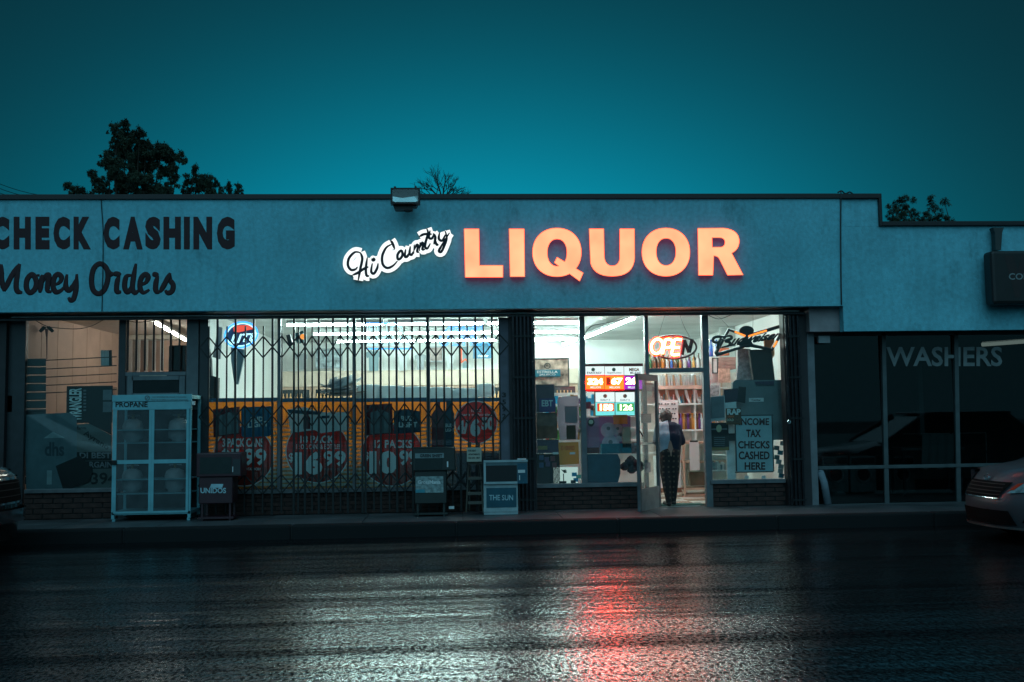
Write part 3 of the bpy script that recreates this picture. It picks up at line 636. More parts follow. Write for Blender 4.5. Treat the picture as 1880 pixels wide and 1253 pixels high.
text('12 PACKS', (687, 808, 757, 823), YP+.002, m_wf, p3, **W_, bold=.03); text('$', (671, 830, 677, 846), YP+.002, m_wf, p3, **W_); text('10', (678, 828, 729, 871), YP+.002, m_wf, p3, **W_, bold=.07); text('99', (733, 827, 768, 855), YP+.002, m_wf, p3, **W_, bold=.035)
p4 = film((790, 731, 917, 828), 'price poster with 4 for 6.50 in the pane nearest the dark pillar', [ell(874, 776, 37.5, 37.5, 40)]); ring(874, 776, 38, p4); disc(874, 776, 38, p4)
poly('bottle_picture', m_dr, ((800, 738), (808, 738), (809, 752), (817, 762), (816, 827), (792, 827), (792, 762), (799, 752)), YP+.0028, .001, p4)
poly('bottle_picture', m_nv, ((819, 736), (829, 736), (830, 750), (834, 760), (834, 827), (816, 827), (817, 760), (819, 750)), YP+.0024, .001, p4)
text('BUD', (818, 778, 832, 785), YP+.001, m_wf, p4, **W_); text('LIGHT', (818, 787, 834, 793), YP+.001, m_wf, p4, **W_)
text('18 OZ', (865, 752, 884, 757), YP+.002, m_wf, p4, **W_); text('cans or bottles', (847, 759, 903, 764), YP+.002, m_wf, p4, **W_); text('4/', (840, 772, 860, 797), YP+.002, m_wf, p4, **W_, bold=.05); text('6', (863, 767, 882, 802), YP+.002, m_wf, p4, **W_, bold=.08); text('50', (884, 766, 907, 790), YP+.002, m_wf, p4, **W_, bold=.05)
pbox('purple_board', M('purple_board', (.05, .035, .05), .6), (838, 832, 917, 895), YP+.004, .01, None, label='dark purple board behind the glass under the 4 for 6.50 poster', cat='board')
# ------------------------------------------------------------------ folding security gates
def gate(mains, inters, label, xr):
    g = empty('security_gate', P(sum(mains)/len(mains), 942, .3), label, 'gate', 'black folding security gates')
    zt_ = P(600, 583, .3).z; zt2 = P(600, 598, .3).z; rows = ((617, 636, 656), (743, 763, 782), (870, 888, 905))
    pr = None
    for u in mains:
        x = P(u, 760, .3).x; loc = Vector((x, .3, .02))-WORLD[g.name]
        if pr is None:
            bb = B().box(-.0165, .0165, -.012, .012, 0, zt_-.02); pr = new('gate_bar', bb.v, bb.f, m_iron, g); WORLD[pr.name] = Vector(); pr.data.transform(Matrix.Translation(WORLD[g.name])); pr.location = loc
        else: clone(pr, loc, g)
    pi = None
    for u in inters:
        x = P(u, 760, .3).x; loc = Vector((x, .31, .05))-WORLD[g.name]
        if pi is None:
            bb = B().box(-.0115, .0115, -.008, .008, 0, zt2-.05); pi = new('gate_bar', bb.v, bb.f, m_iron, g); pi.data.transform(Matrix.Translation(WORLD[g.name])); pi.location = loc
        else: clone(pi, loc, g)
    allx = sorted(inters)
    for (a, m_, c) in rows:
        za, zm, zc_ = (P(600, q, .3).z for q in (a, m_, c))
        xs = [P(u, 760, .3).x for u in allx]
        xs = [P(xr[0], 760, .3).x]+xs+[P(xr[1], 760, .3).x]
        for i in range(len(xs)-1):
            if i == 0: pp = ((xs[0], zm, xs[1], za), (xs[0], zm, xs[1], zc_))
            elif i == len(xs)-2: pp = ((xs[i], za, xs[i+1], zm), (xs[i], zc_, xs[i+1], zm))
            else: pp = ((xs[i], za, xs[i+1], zc_), (xs[i], zc_, xs[i+1], za))
            for q, (xa, z0, xb, z1_) in enumerate(pp):
                yy = .283 if q else .289
                B().tube([(xa, yy, z0), (xb, yy, z1_)], .0115, 4, .25).build('gate_link', m_iron, g)
z3 = lambda us: [360+u*.18359 for u in us]; z5 = lambda us: [640+u*.18359 for u in us]
gate(z3([208, 390, 573, 762, 978, 1090, 1228, 1370, 1517, 1663]), z3([120, 302, 487, 669, 856, 1022, 1160, 1302, 1443, 1592]), 'black folding security gate across the two panes beside the red newspaper box', (366, 665))
gate(z5([168, 322, 482, 640, 797, 958, 1118, 1276, 1442]), z5([251, 406, 561, 717, 878, 1035, 1194, 1356, 1515]), 'black folding security gate across the two panes nearest the dark pillar', (670, 936))
def folded(px, n, label, y0, y1):
    g = empty('folded_gate', P(px, y1, .3), label, 'gate', 'black folding security gates')
    for i in range(n):
        x0, x1, za, zb2 = XR(px+i*7-1.8, y0, px+i*7+1.8, y1, .3)
        B().box(x0, x1, .28-.02*(i % 2), .32, za, zb2, .003).build('gate_bar', M('worn_iron', (.04, .035, .04), .25, .7), g)
    for k_ in range(5):
        zz = P(px, y0+40+k_*75, .3).z; x0 = P(px-2, 700, .3).x; x1 = P(px+(n-1)*7+2, 700, .3).x
        B().box(x0, x1, .245, .258, zz, zz+.03).build('gate_link', m_iron, g)
folded(944, 6, 'folded-up stack of black gate bars against the dark pillar left of the EBT window', 580, 940)
folded(1448, 4, 'folded-up stack of black gate bars beside the income tax window', 580, 938)
b = B(); c = P(1449, 775, .25)
b.tube([c+Vector((.022*math.cos(a*.5236), 0, .022*math.sin(a*.5236))) for a in range(12)], .012, 6, closed=True); b.build('padlock', M('bright_aluminium', (.7, .7, .7)), None, label='round metal padlock on the folded gate beside the income tax window', cat='padlock')
# ------------------------------------------------------------------ neon signs
def neon_text(s, quad, Y, r, mat, parent, name='neon_tube', font_bold=0, shear=0.0):
    cu = bpy.data.curves.new('t', 'FONT'); cu.body = s; cu.resolution_u = 3; cu.fill_mode = 'NONE'
    ob = bpy.data.objects.new('t', cu); sc.collection.objects.link(ob); dg = bpy.context.evaluated_depsgraph_get(); me = ob.evaluated_get(dg).to_mesh()
    vs = [v.co.copy() for v in me.vertices]; ed = [tuple(e.vertices) for e in me.edges]; ob.evaluated_get(dg).to_mesh_clear(); bpy.data.objects.remove(ob); bpy.data.curves.remove(cu)
    x0 = min(v.x for v in vs); x1 = max(v.x for v in vs); y0 = min(v.y for v in vs); y1 = max(v.y for v in vs); tl, tr, br, bl = quad; W3 = []
    for v in vs:
        u = (v.x-x0)/(x1-x0); w_ = (v.y-y0)/(y1-y0); uu = u+shear*(w_-.5)
        W3.append(P(bl[0]+(br[0]-bl[0])*uu+((tl[0]-bl[0])*(1-uu)+(tr[0]-br[0])*uu)*w_, bl[1]+(br[1]-bl[1])*uu+((tl[1]-bl[1])*(1-uu)+(tr[1]-br[1])*uu)*w_, Y))
    b = B()
    for i, j in ed: b.tube([W3[i], W3[j]], r, 5)
    return b.build(name, mat, parent)
n_bl = EM('neon_blue', (.05, .35, 1.0), 2.4); n_wb = EM('neon_white_blue', (.5, .85, 1.0), 2); n_rd = EM('neon_red', (1.0, .10, .05), 4)
n_or = EM('neon_orange', (1.0, .007, .001), 46); n_core = EM('neon_core', (1.0, .30, .12), 26); n_off = M('dark_neon_tube', (.05, .012, .010), .3)
n_offb = M('unlit_black_tube', (.012, .010, .010), .35)
YN = .66
t = empty('neon_sign', P(441, 640, YN), 'oval blue and red neon beer sign hanging in the first pane behind the gate', 'neon sign')
fz = lambda u, v: (360+u*.18359, 560+v*.18359)
a = R_(-12); E_ = [(450+165*math.cos(q)*math.cos(a)-125*math.sin(q)*math.sin(a), 300+165*math.cos(q)*math.sin(a)+125*math.sin(q)*math.cos(a)) for q in [i*2*math.pi/28 for i in range(28)]]
strokes(B(), [E_+[E_[0]]], fz, YN, .014, 1, 6, 2).build('neon_tube', n_bl, t)
E2 = [(450+(x-450)*.88, 300+(y-300)*.88) for x, y in E_]; strokes(B(), [E2+[E2[0]]], fz, YN+.01, .009, 1, 6, 2).build('neon_tube', n_wb, t)
poly('red_badge', EM('red_badge', (1.0, .12, .08), 1.1), [fz(*q) for q in ((372, 225), (420, 205), (590, 200), (600, 235), (420, 275), (378, 268))], YN+.03, .02, t)
poly('backing', M('blue_backing', (.015, .06, .18), .4), [fz(*q) for q in E2], YN+.06, .01, t)
neon_text('LITE', [fz(*q) for q in ((365, 300), (600, 285), (600, 345), (355, 390))], YN-.01, .007, n_wb, t, shear=.1)
t = empty('neon_sign', P(716, 645, YN), 'white and blue neon beer sign reading BUD LIGHT in the third gated pane', 'neon sign')
fz5 = lambda u, v: (640+u*.18359, 560+v*.18359)
neon_text('BUD', [fz5(*q) for q in ((190, 205), (540, 200), (540, 290), (190, 290))], YN, .006, n_wb, t)
neon_text('LIGHT', [fz5(*q) for q in ((190, 320), (640, 320), (640, 405), (190, 410))], YN, .006, n_wb, t)
strokes(B(), [[(165, 185), (650, 185)], [(165, 440), (640, 440)], [(170, 190), (170, 438)]], fz5, YN+.02, .011, 1, 6, 2, False).build('neon_tube', n_bl, t)
t = empty('neon_sign', P(853, 640, YN), 'blue neon beer sign reading Michelob Ultra in the pane nearest the dark pillar', 'neon sign')
neon_text('Michelob', [fz5(*q) for q in ((985, 215), (1350, 200), (1350, 255), (975, 268))], YN, .004, n_bl, t, shear=.12)
neon_text('ULTRA', [fz5(*q) for q in ((910, 315), (1420, 310), (1420, 405), (905, 410))], YN, .006, n_bl, t)
# OPEN
t = empty('open_sign', P(1237, 665, YN), 'oval neon sign with the letters OPE glowing orange and the N unlit', 'neon sign')
fo = lambda u, v: (1160+u*.14366, 560+v*.14366)
OP = [ell(322, 530, 72, 92, 20), ]
OP = [[(p[0]+(530-p[1])*.12, p[1]) for p in OP[0]]]; OP = [OP[0]+[OP[0][0]], [(392, 625), (410, 540), (428, 445)], [(428, 445), (485, 442), (518, 470), (508, 525), (470, 545), (412, 545)],
      [(635, 447), (550, 447), (530, 540), (512, 633), (605, 633)], [(532, 545), (608, 545)]]
strokes(B(), OP, fo, YN-.03, .021, .8, 8, 4, False).build('neon_tube', n_core, t)
strokes(B(), OP, fo, YN, .040, .5, 8, 4, False).build('glow_tube', n_or, t)  # wider tubes added behind the letters stand in for their orange halo
strokes(B(), [[(642, 640), (668, 450)], [(668, 450), (732, 610)], [(732, 610), (772, 440)]], fo, YN, .032, .6, 8, 3, False).build('unlit_tube', n_off, t)
E3 = ell(530, 540, 295, 148, 40); strokes(B(), [E3+[E3[0]]], fo, YN+.03, .018, .8, 8, 2).build('ring_tube', n_off, t)
strokes(B(), [[(245, 560), (262, 620), (310, 655)], [(400, 425), (385, 440)]], fo, YN+.01, .014, .8, 6, 3).build('glow_tube', n_or, t)
for q in ([(430, 115), (380, 270), (335, 420)], [(610, 115), (670, 280), (740, 410)]): cable('hanging_cord', [fo(*z) for z in q], YN+.02, .003, None, t)
# bow tie sign
t = empty('bow_tie_sign', P(1377, 645, YN), 'mostly unlit bow-tie shaped neon beer sign with two orange lit edges, reading Budweiser', 'neon sign')
fbt = lambda u, v: (1290+u*.14363, 560+v*.14363)
BT = [(335, 318), (570, 400), (820, 328), (1045, 258), (1058, 272), (885, 572), (600, 515), (540, 525), (480, 545), (175, 640), (165, 625), (335, 318)]
b = B(); pts = [P(*fbt(*q), YN) for q in BT[:-1]]; b.tube(pts, .030, 8, .7, True); b.build('frame_tube', n_offb, t)
for q in ([(412, 345), (545, 398)], [(585, 402), (818, 328)], [(950, 465), (905, 540)]):
    B().tube([P(*fbt(*z), YN-.035) for z in q], .015, 8).build('lit_tube', EM('bow_orange', (1.0, .22, .03), 2.2), t)
poly('crest', n_offb, [fbt(*q) for q in ell(565, 330, 92, 62, 24)], YN-.01, .04, t)
poly('centre_plate', n_offb, [fbt(*q) for q in ((470, 480), (540, 425), (610, 440), (640, 500), (600, 545), (470, 550))], YN-.01, .03, t)
strokes(B(), [[(250, 440), (180, 482), (130, 455), (160, 412), (240, 405), (290, 415)], [(240, 415), (205, 490), (190, 548), (235, 545)], [(250, 410), (350, 398), (368, 430), (290, 462), (345, 478), (335, 522), (240, 545)]], fbt, YN-.05, .026, .6).build('unlit_tube', n_offb, t)
text('udweiser', [fbt(*q) for q in ((380, 395), (1000, 330), (1010, 425), (385, 530))], YN-.07, n_offb, t, .03, .05, shear=.18)
strokes(B(), [[(985, 410), (1045, 395)]], fbt, YN-.05, .024, .6).build('unlit_tube', n_offb, t)
for q in ([(345, 305), (240, 180), (150, 130)], [(640, 300), (645, 180), (640, 100)]): cable('hanging_cord', [fbt(*z) for z in q], YN+.02, .003, None, t)
# window cables
for nm, pts, lab in (('window_cable', [(1180, 579), (1120, 592), (1085, 600), (1072, 620), (1073, 640)], 'black cable looping across the corner of the window above the jackpot boards'),
                     ('window_cable', [(1298, 578), (1320, 586), (1345, 578), (1375, 574)], 'black cable sagging above the bow tie sign'),
                     ('window_cable', [(64, 588), (85, 599), (110, 603), (145, 604), (170, 598), (190, 588), (210, 585)], 'black cable sagging across the top of the check cashing window'),
                     ('window_cable', [(222, 587), (250, 592), (282, 589), (320, 585)], 'black cable along the top of the barred transom window')):
    cable(nm, pts, .62, .006, None, None, label=lab, cat='cable', group='loose cables in the windows')
# ------------------------------------------------------------------ fluorescent lights
def fixture(a, c, label, Yd=None, mt=m_tube, w_=.042):
    a, c = Vector(a), Vector(c); t = empty('fluorescent_light', (a+c)/2, label, 'ceiling light', 'fluorescent ceiling lights'); d = (c-a).normalized(); s_ = Vector((-d.y, d.x, 0))
    up = Vector((0, 0, .07))
    b = B(); vs = []
    for p in (a, c):
        for q, zz in ((-.06, .0), (.06, .0), (.04, .06), (-.04, .06)): vs.append(p+s_*q+Vector((0, 0, .03+zz)))
    b.add(vs, [(0, 1, 2, 3), (7, 6, 5, 4), (0, 4, 5, 1), (1, 5, 6, 2), (2, 6, 7, 3), (3, 7, 4, 0)]); b.build('housing', m_fix, t)
    B().tube([a+Vector((0, 0, .005)), c+Vector((0, 0, .005))], w_*.45, 8).build('tube', mt, t)
zf = 3.22
for r, (Yr, rn) in enumerate(((2.0, 'front'), (4.0, 'middle'), (6.0, 'rear'))):
    x = -3.0+(.2*r)
    for i, on in enumerate(('first', 'second', 'third')):
        if x+1.75 < 2.75 or True:
            fixture((x, Yr, zf), (x+1.72, Yr, zf), f'{on} white ceiling light from the clock end of the {rn} row in the gated windows' if False else f'{on} ceiling light from the oval neon sign in the {rn} row')
        x += 1.8
fixture((3.15, 1.3, zf), (3.0, 3.6, zf), 'ceiling light running back from the window above the jackpot boards'); fixture((2.98, 3.75, zf), (2.85, 5.6, zf), 'ceiling light further back in the row above the jackpot boards'); fixture((2.72, 6.3, zf), (2.6, 7.7, zf), 'short distant ceiling light low over the framed picture')
fixture((3.4, .95, 3.27), (5.1, .95, 3.27), 'ceiling light close behind the glass above the bow tie sign')
fixture(P(283, 593, 2.0), P(341, 626, 5.2), 'slanting ceiling light seen through the barred transom of the check cashing shop', mt=m_tubew)
# ------------------------------------------------------------------ goods and fittings of the gated part of the shop
x0, x1 = xw0+.02, P(1060, 700, 7.6).x
t = empty('wall_cooler', (0, 7.7, 0), 'row of glass fronted wall coolers with pale wooden valance along the rear wall', 'cooler')
z0_ = P(650, 709, 7.4).z; z1_ = P(650, 681, 7.4).z
B().box(x0, x1, 7.4, 7.98, z0_, z1_).build('valance', M('cream_board', (.62, .50, .40), .6, var=.1), t)
B().box(x0, x1, 7.5, 7.98, 0, z0_-.002).build('cabinet', m_grey, t)
n_ = 9
for i in range(n_):
    xa = x0+(x1-x0)*i/n_; xb = x0+(x1-x0)*(i+1)/n_
    b = B(); b.box(xa+.01, xa+.07, 7.45, 7.5, .3, z0_-.004); b.box(xb-.07, xb-.01, 7.45, 7.5, .3, z0_-.004); b.box(xa+.07, xb-.07, 7.45, 7.5, z0_-.07, z0_-.004); b.build('door_frame', m_wood, t)
    pbox_ = B().box(xa+.07, xb-.07, 7.47, 7.48, .3, z0_-.072).build('door_pane', M('cooler_glass', (.03, .04, .045), .1), t)
    b = B()
    for q in range(7):
        xx = xa+.11+q*(xb-xa-.2)/7; b.lathe((xx, 7.44, z0_-.42), [(.028, 0), (.028, .16), (.011, .21), (.011, .26)], 6)
    b.build('bottle_row', M('amber_glow', (.75, .42, .2), .3), t, kind='stuff')
# hung clothing and pictures on the rear wall band (drawn rects)
def wallbit(name, rect, Y, mat, label, cat, group=None, pts=None, d=.03): 
    if pts: return poly(name, mat, pts, Y, d, None, label=label, cat=cat, group=group)
    return pbox(name, mat, rect, Y, d, None, c=.004, label=label, cat=cat, group=group)
def shirt(cx, cy, s, Y, mat, label, group='garments hung in the window and on the walls'):
    pts = [(-.25, -1), (-.12, -.86), (.12, -.86), (.25, -1), (.75, -.75), (.62, -.25), (.45, -.35), (.42, .9), (-.42, .95), (-.45, -.35), (-.62, -.25), (-.75, -.75)]
    t = empty('hanging_shirt', P(cx, cy+s, Y), label, 'shirt', group)
    vs = [P(cx+a*s, cy+c_*s, Y) for a, c_ in pts]
    b = B(); b.prism([(cx+a*s, cy+c_*s) for a, c_ in pts], Y, .05); b.build('fabric', mat, t)
    b = B(); b.tube([P(cx-s*.4, cy-s*.82, Y+.02), P(cx, cy-s*1.15, Y+.02), P(cx+s*.4, cy-s*.82, Y+.02)], .006, 5); b.build('hanger', m_iron, t)
m_g1 = SHEET('grey_fabric', (.42, .45, .47), .4, .9); m_g2 = SHEET('teal_grey_fabric', (.26, .36, .39), .4, .9); m_g3 = SHEET('pale_fabric', (.66, .68, .68), .4, .9)
t = empty('hanging_trousers', P(437, 710, 1.0), 'long grey trousers hanging below the oval neon sign', 'trousers', 'garments hung in the window and on the walls')
poly('fabric', m_g2, ((424, 638), (448, 642), (447, 660), (437, 706), (430, 706), (428, 690), (424, 660)), 1.0, .06, t)
poly('fabric', m_g1, ((401, 600), (408, 602), (404, 660), (390, 656)), 1.02, .05, None, label='narrow grey garment hanging at the edge of the first gated pane', cat='garment', group='garments hung in the window and on the walls')
poly('fabric', m_dark, ((383, 640), (387, 660), (388, 690), (401, 694), (400, 735), (384, 735)), .8, .1, None, label='dark jacket at the very edge of the first gated pane', cat='jacket', group='garments hung in the window and on the walls')
shirt(458, 662, 18, 7.3, m_g1, 'small grey shirt with pale print on the rear wall right of the trousers')
for i, (cx, cy, s, m_, lab) in enumerate(((497, 668, 12, m_g3, 'pale child-size shirt pinned on the rear wall near the second neon bracket'), (553, 664, 16, m_g1, 'grey printed shirt on the rear wall below the teal sign'),
        (686, 663, 20, m_g2, 'dark olive shirt on the rear wall left of the white neon sign'), (740, 665, 17, m_g3, 'pale shirt on the rear wall under the white neon sign'), (772, 665, 15, m_g1, 'light grey shirt on the rear wall right of the white neon sign'), (826, 664, 14, m_g3, 'small white shirt on the rear wall under the blue neon sign'))):
    shirt(cx, cy, s, 7.3, m_, lab)
t = empty('teal_sign', P(548, 632, 1.2), 'tilted teal sign with an orange disc hanging from the ceiling', 'sign')
poly('board', M('teal_board', (.01, .13, .16), .5), ((540, 613), (557, 607), (558, 629), (547, 632), (541, 622)), 1.2, .03, t)
poly('disc', EM('orange_disc', (1.0, .35, .08), 1.2), ell(555.5, 618.5, 4.5, 5, 16), 1.19, .008, t)
poly('speaker', m_framed, ((525, 616), (532, 614), (537, 632), (530, 636)), 1.2, .12, None, label='narrow dark speaker hanging beside the teal sign', cat='speaker')
def frame(rect, Y, label, m_in, fw=2.2, group='framed pictures on the shop walls', mf=None):
    x0, y0, x1, y1 = rect; t = empty('framed_picture', P((x0+x1)/2, y1, Y), label, 'picture', group)
    pbox('picture', m_in, (x0+fw, y0+fw, x1-fw, y1-fw), Y+.01, .01, t)
    b = B(); b.pb((x0, y0, x1, y0+fw), Y, .03); b.pb((x0, y1-fw, x1, y1), Y, .03); b.pb((x0, y0+fw, x0+fw, y1-fw), Y, .03); b.pb((x1-fw, y0+fw, x1, y1-fw), Y, .03); b.build('frame', mf or m_framed, t); return t
frame((578, 640, 629, 677), 7.35, 'wide framed picture on the rear wall behind the gate', M('blotchy_print', (.30, .36, .38), .6, var=.8, scale=9), mf=m_g1)
frame((785, 636, 814, 665), 7.35, 'square brown picture on the rear wall beside the third mullion', M('brown_print', (.28, .22, .2), .6, var=.5, scale=9), mf=m_g1)
t = frame((868, 630, 903, 659), 7.35, 'blue beer banner on the rear wall under the blue neon sign', M('blue_banner', (.06, .20, .32), .5), .6, mf=m_g1); text('chandler', (877, 651, 897, 656), 7.34, m_wht, t, .004)
t = empty('arrow_sign', P(854, 667, 7.3), 'narrow sign outlined in red on the rear wall', 'sign')
b = B(); b.pb((846, 637, 848.4, 667), 7.3, .02); b.prism(((848, 663), (854, 658), (860, 663), (860, 667), (854, 662), (848, 667)), 7.3, .02); b.build('outline', M('red_outline', (.7, .12, .05), .5), t); pbox('board', m_g2, (849, 637, 860, 676), 7.32, .02, t)
# window counter ledge with stock
ct = empty('window_counter', (-1, .95, 0), 'low grey display counter standing behind the price posters', 'counter')
xa, xb = P(384, 780, .7).x, P(915, 780, .7).x; zc1 = P(650, 792, .75).z
B().box(xa, xb, .95, 1.4, .005, zc1-.28, .01).build('cabinet', M('counter_grey', (.16, .16, .17), .6), ct)
B().box(xa+.2, xb-.1, 1.1, 1.44, P(650, 733, 1.1).z-.16, P(650, 733, 1.1).z-.02, .01).build('rear_shelf', M('counter_grey', (.16, .16, .17)), ct)
ht = empty('straw_hat_pile', P(632, 727, 1.1), 'pile of felt and straw hats on the window ledge', 'hats')
def hat(cx, cy, s, m_, tilt=0):
    c = P(cx, cy, 1.2); b = B(); k = s/104
    b.lathe(c, [(k*1.3, -.01), (k*1.35, .012), (k*.75, .02), (k*.62, k*.35), (k*.5, k*.75), (k*.2, k*.8), (k*.02, k*.72)], 20)
    o = b.build('hat', m_, ht, True); 
    for v in o.data.vertices:
        d = v.co-(c-WORLD[ht.name]); v.co.z += .25*k*(d.x/(k*1.3))**2*(1 if d.length > k*.8 else 0)+d.x*tilt
    return o
m_h1 = M('grey_felt', (.45, .45, .46), .9, var=.4); m_h2 = M('pale_felt', (.8, .8, .77), .9, var=.2); m_h3 = M('brown_felt', (.36, .31, .27), .9)
for cx, cy, s, m_, tl in ((622, 727, 24, m_h3, 0), (624, 721, 25, m_h1, .05), (618, 714, 22, m_h1, -.1), (636, 709, 21, m_h2, .35), (612, 706, 14, m_h1, .4), (640, 722, 24, m_h3, -.1)): hat(cx, cy, s, m_, tl)
# plastic-wrapped packs
def pack(x0, x1, y0, y1, seed, label):
    rnd = random.Random(seed); a, c_, z0, z1_ = XR(x0, y0, x1, y1, 1.3); bm = bmesh.new(); bmesh.ops.create_cube(bm, size=1)
    bmesh.ops.subdivide_edges(bm, edges=bm.edges[:], cuts=5, use_grid_fill=True)
    for v in bm.verts:
        q = v.co.copy(); q.normalize(); v.co = v.co.lerp(q*.62, .35); v.co += .05*mnoise.noise_vector(v.co*5+Vector((seed*7, 0, 0)))
        v.co = Vector(((a+c_)/2+v.co.x*(c_-a), 1.45+v.co.y*.5, (z0+z1_)/2+v.co.z*(z1_-z0)*1.1))
    o = new('wrapped_pack', [v.co.copy() for v in bm.verts], [[v.index for v in f.verts] for f in bm.faces], SHEET('shrink_wrap', (.78, .86, .88), .55, .2), None, smooth=True, label=label, cat='pack', group='plastic-wrapped packs on the window ledge'); bm.free()
for i, (a, c_, y0, y1, lab) in enumerate(((650, 700, 708, 732, 'flat plastic-wrapped pack beside the hats'), (694, 742, 710, 733, 'crumpled plastic-wrapped pack under the white neon sign'), (738, 784, 711, 732, 'plastic-wrapped pack just before the third mullion'), (788, 832, 712, 731, 'plastic-wrapped pack just after the third mullion'), (830, 880, 714, 730, 'low plastic-wrapped pack under the blue neon sign'), (876, 908, 706, 728, 'tallest plastic-wrapped pack near the blue-grey pillar'))): pack(a, c_, y0, y1, i, lab)
# ------------------------------------------------------------------ window with EBT notices
def card(name, rect, mat, label, cat='poster', Y=YP, d=.004, txt=None, tm=None, group='notices stuck in the windows', bold=.02):
    t = (pbox if not isinstance(rect[0], tuple) else poly)(name, mat, rect, Y, d, None, label=label, cat=cat, group=group)
    for s_, r in (txt or ()): text(s_, r, Y-.0035, tm or m_wht, t, .002, bold)
    return t
t = frame((978, 658, 1045, 711), 2.4, 'framed picture with teal banner reading ESTRELLA JALISCO', M('tan_print', (.55, .42, .33), .5, var=.9, scale=7), 2)
pbox('banner', M('teal_banner', (.02, .20, .27), .5), (980, 679, 1029, 692), 2.385, .008, t); text('ESTRELLA', (986, 681, 1024, 685.5), 2.380, m_wht, t, .003); text('JALISCO', (990, 686.5, 1020, 691), 2.380, m_wht, t, .003)
b = B(); c = [ell(1005, 672, 5, 5, 16)]; b.tube([P(*q, 2.39) for q in c[0]], .008, 5, closed=True); b.build('star_ring', m_framed, t)
card('carton', (984, 706, 1018, 757), M('dark_carton', (.13, .08, .10), .7), 'dark carton stacked in the window behind the EBT notice', 'box', .60, .3)
card('ebt_sign', (990, 732, 1020, 757), M('indigo_card', (.09, .05, .18), .5), 'indigo EBT notice on the window glass', 'sign', txt=(('EBT', (994.5, 735, 1015, 746.5)),))
card('carton', (985, 758, 1023, 806), M('brown_carton', (.24, .11, .07), .8, var=.5), 'brown cardboard carton under the EBT notice', 'box', .60, .3)
card('carton', (986, 808, 1026, 832), M('dark_carton2', (.08, .05, .08), .7), 'small dark purple carton with a yellow patch below the brown carton', 'box', .60, .3)
card('price_tag', (987, 819, 1005, 826), M('mustard', (.35, .22, .08), .6), 'mustard label on the small dark carton', 'label', .59)
t = empty('magazine_rack', P(1005, 862, .62), 'dark rack of small packets at the bottom of the EBT window', 'rack')
pbox('panel', m_dark, (984, 834, 1028, 888), .70, .05, t)
for q, (u, v_) in enumerate(((990, 836), (1000, 840), (1011, 838), (990, 850), (1002, 848), (1014, 850))): pbox('packet', (M('blue_packet', (.06, .10, .22), .4), M('violet_packet', (.12, .06, .14), .4), M('red_packet', (.25, .05, .05), .4))[q % 3], (u, v_, u+8, v_+9), .66, .03, t)
card('plastic_bag', ((1024, 733), (1036, 728), (1062, 728), (1064, 775), (1060, 808), (1029, 808), (1024, 775)), SHEET('milky_plastic', (.62, .52, .56), .55), 'milky plastic cover with folded notice hanging in the EBT window', 'cover', .62, .05)
card('notice', (1037, 746, 1060, 777), SHEET('mauve_sheet', (.45, .38, .40)), 'pale notice with faint lines on the milky cover', 'notice', .60)
card('brown_card', (1040, 781, 1057, 807), M('brown_card', (.09, .05, .025), .8), 'dark brown card above the yellow envelope', 'card', .585)
card('envelope', ((1025, 813), (1062, 812), (1063, 852), (1028, 854)), SHEET('yellow_envelope', (.75, .38, .07), .35), 'yellow padded envelope in the EBT window', 'envelope', .575, .02, (('ID VERIFIED', (1030, 819, 1055, 827)),), M('orange_ink', (.6, .12, .02), .6))
for u in (1015, 1046): card('price_tag', (u, 830.5, u+10, 834.5), m_wht, 'small white tag at the %s of the yellow envelope' % ('left edge' if u < 1030 else 'middle'), 'label', .57)
card('white_board', (1016, 858, 1061, 889), EM('glowing_tile', (.75, 1.0, .95), .62), 'self-glowing tile panel with a dark plant in front at the foot of the EBT window', 'panel', .70, .01)  # white tile given its own glow to read as brightly lit
t = empty('potted_plant', P(1035, 888, .64), 'small dark potted plant before the self-glowing tile panel', 'plant')
b = B(); b.tube([P(1035, 886, .64), P(1034.5, 870, .64)], .008, 6); b.build('stem', m_dark, t)
b = B()
for i in range(14): b.tube([P(1035, 866, .64), P(1035+random.uniform(-6, 6), 866+random.uniform(-5, 4), .64+random.uniform(-.03, .03))], [.012, .004], 4, .3)
b.build('leaves', M('dark_leaf', (.02, .04, .03), .6), t); pbox('pot', m_dark, (1027, 884, 1040, 889), .60, .06, t)
for i, (u, v_, m_) in enumerate(((1050, 868, M('cyan_packet', (.02, .35, .6), .4)), (1053, 878, M('cyan_packet', (.02, .35, .6))), (1048, 882, m_framed), (1058, 872, M('mint_packet', (.2, .6, .5), .4)))):
    card('packet', (u, v_, u+9, v_+7), m_, ('cyan packet on the bright panel, upper of two', 'cyan packet on the bright panel, lower of two', 'dark packet by the plant pot', 'mint packet at the edge of the bright panel')[i], 'packet', .62, .02)
# second pane: jackpot boards etc.
n_led = EM('led_white', (1.0, .5, .22), 16.0)
t = empty('jackpot_board', P(1127, 715, .58), 'wide lit lottery board showing 324, 67 and 26 in glowing figures on orange', 'lottery board')
pbox('case', M('board_case', (.16, .02, .015), .5), (1073, 668, 1181, 719), .60, .06, t)
for u0, u1, cm, em in ((1075, 1109.5, 'or', EM('orange_panel', (1.0, .0036, .0004), 105)), (1110.5, 1145, 'or', EM('orange_panel2', (1.0, .0045, .0004), 92)), (1146, 1180, 'pu', EM('purple_panel', (.55, .03, .75), .9))):
    pbox('logo_panel', EM('white_panel', (.93, 1.0, 1.0), 1.15), (u0, 673, u1, 689), .588, .01, t); pbox('figure_panel', em, (u0, 690.5, u1, 715), .588, .01, t)
for s_, r in (('324', (1079, 695, 1107, 707)), ('67', (1122, 694, 1143, 706.5)), ('26', (1149, 693, 1169, 706))): text(s_, r, .580, n_led, t, .004, .05)
pbox('display_window', EM('red_window', (.6, .04, .01), .7), (1113, 693, 1121, 708), .584, .003, t)
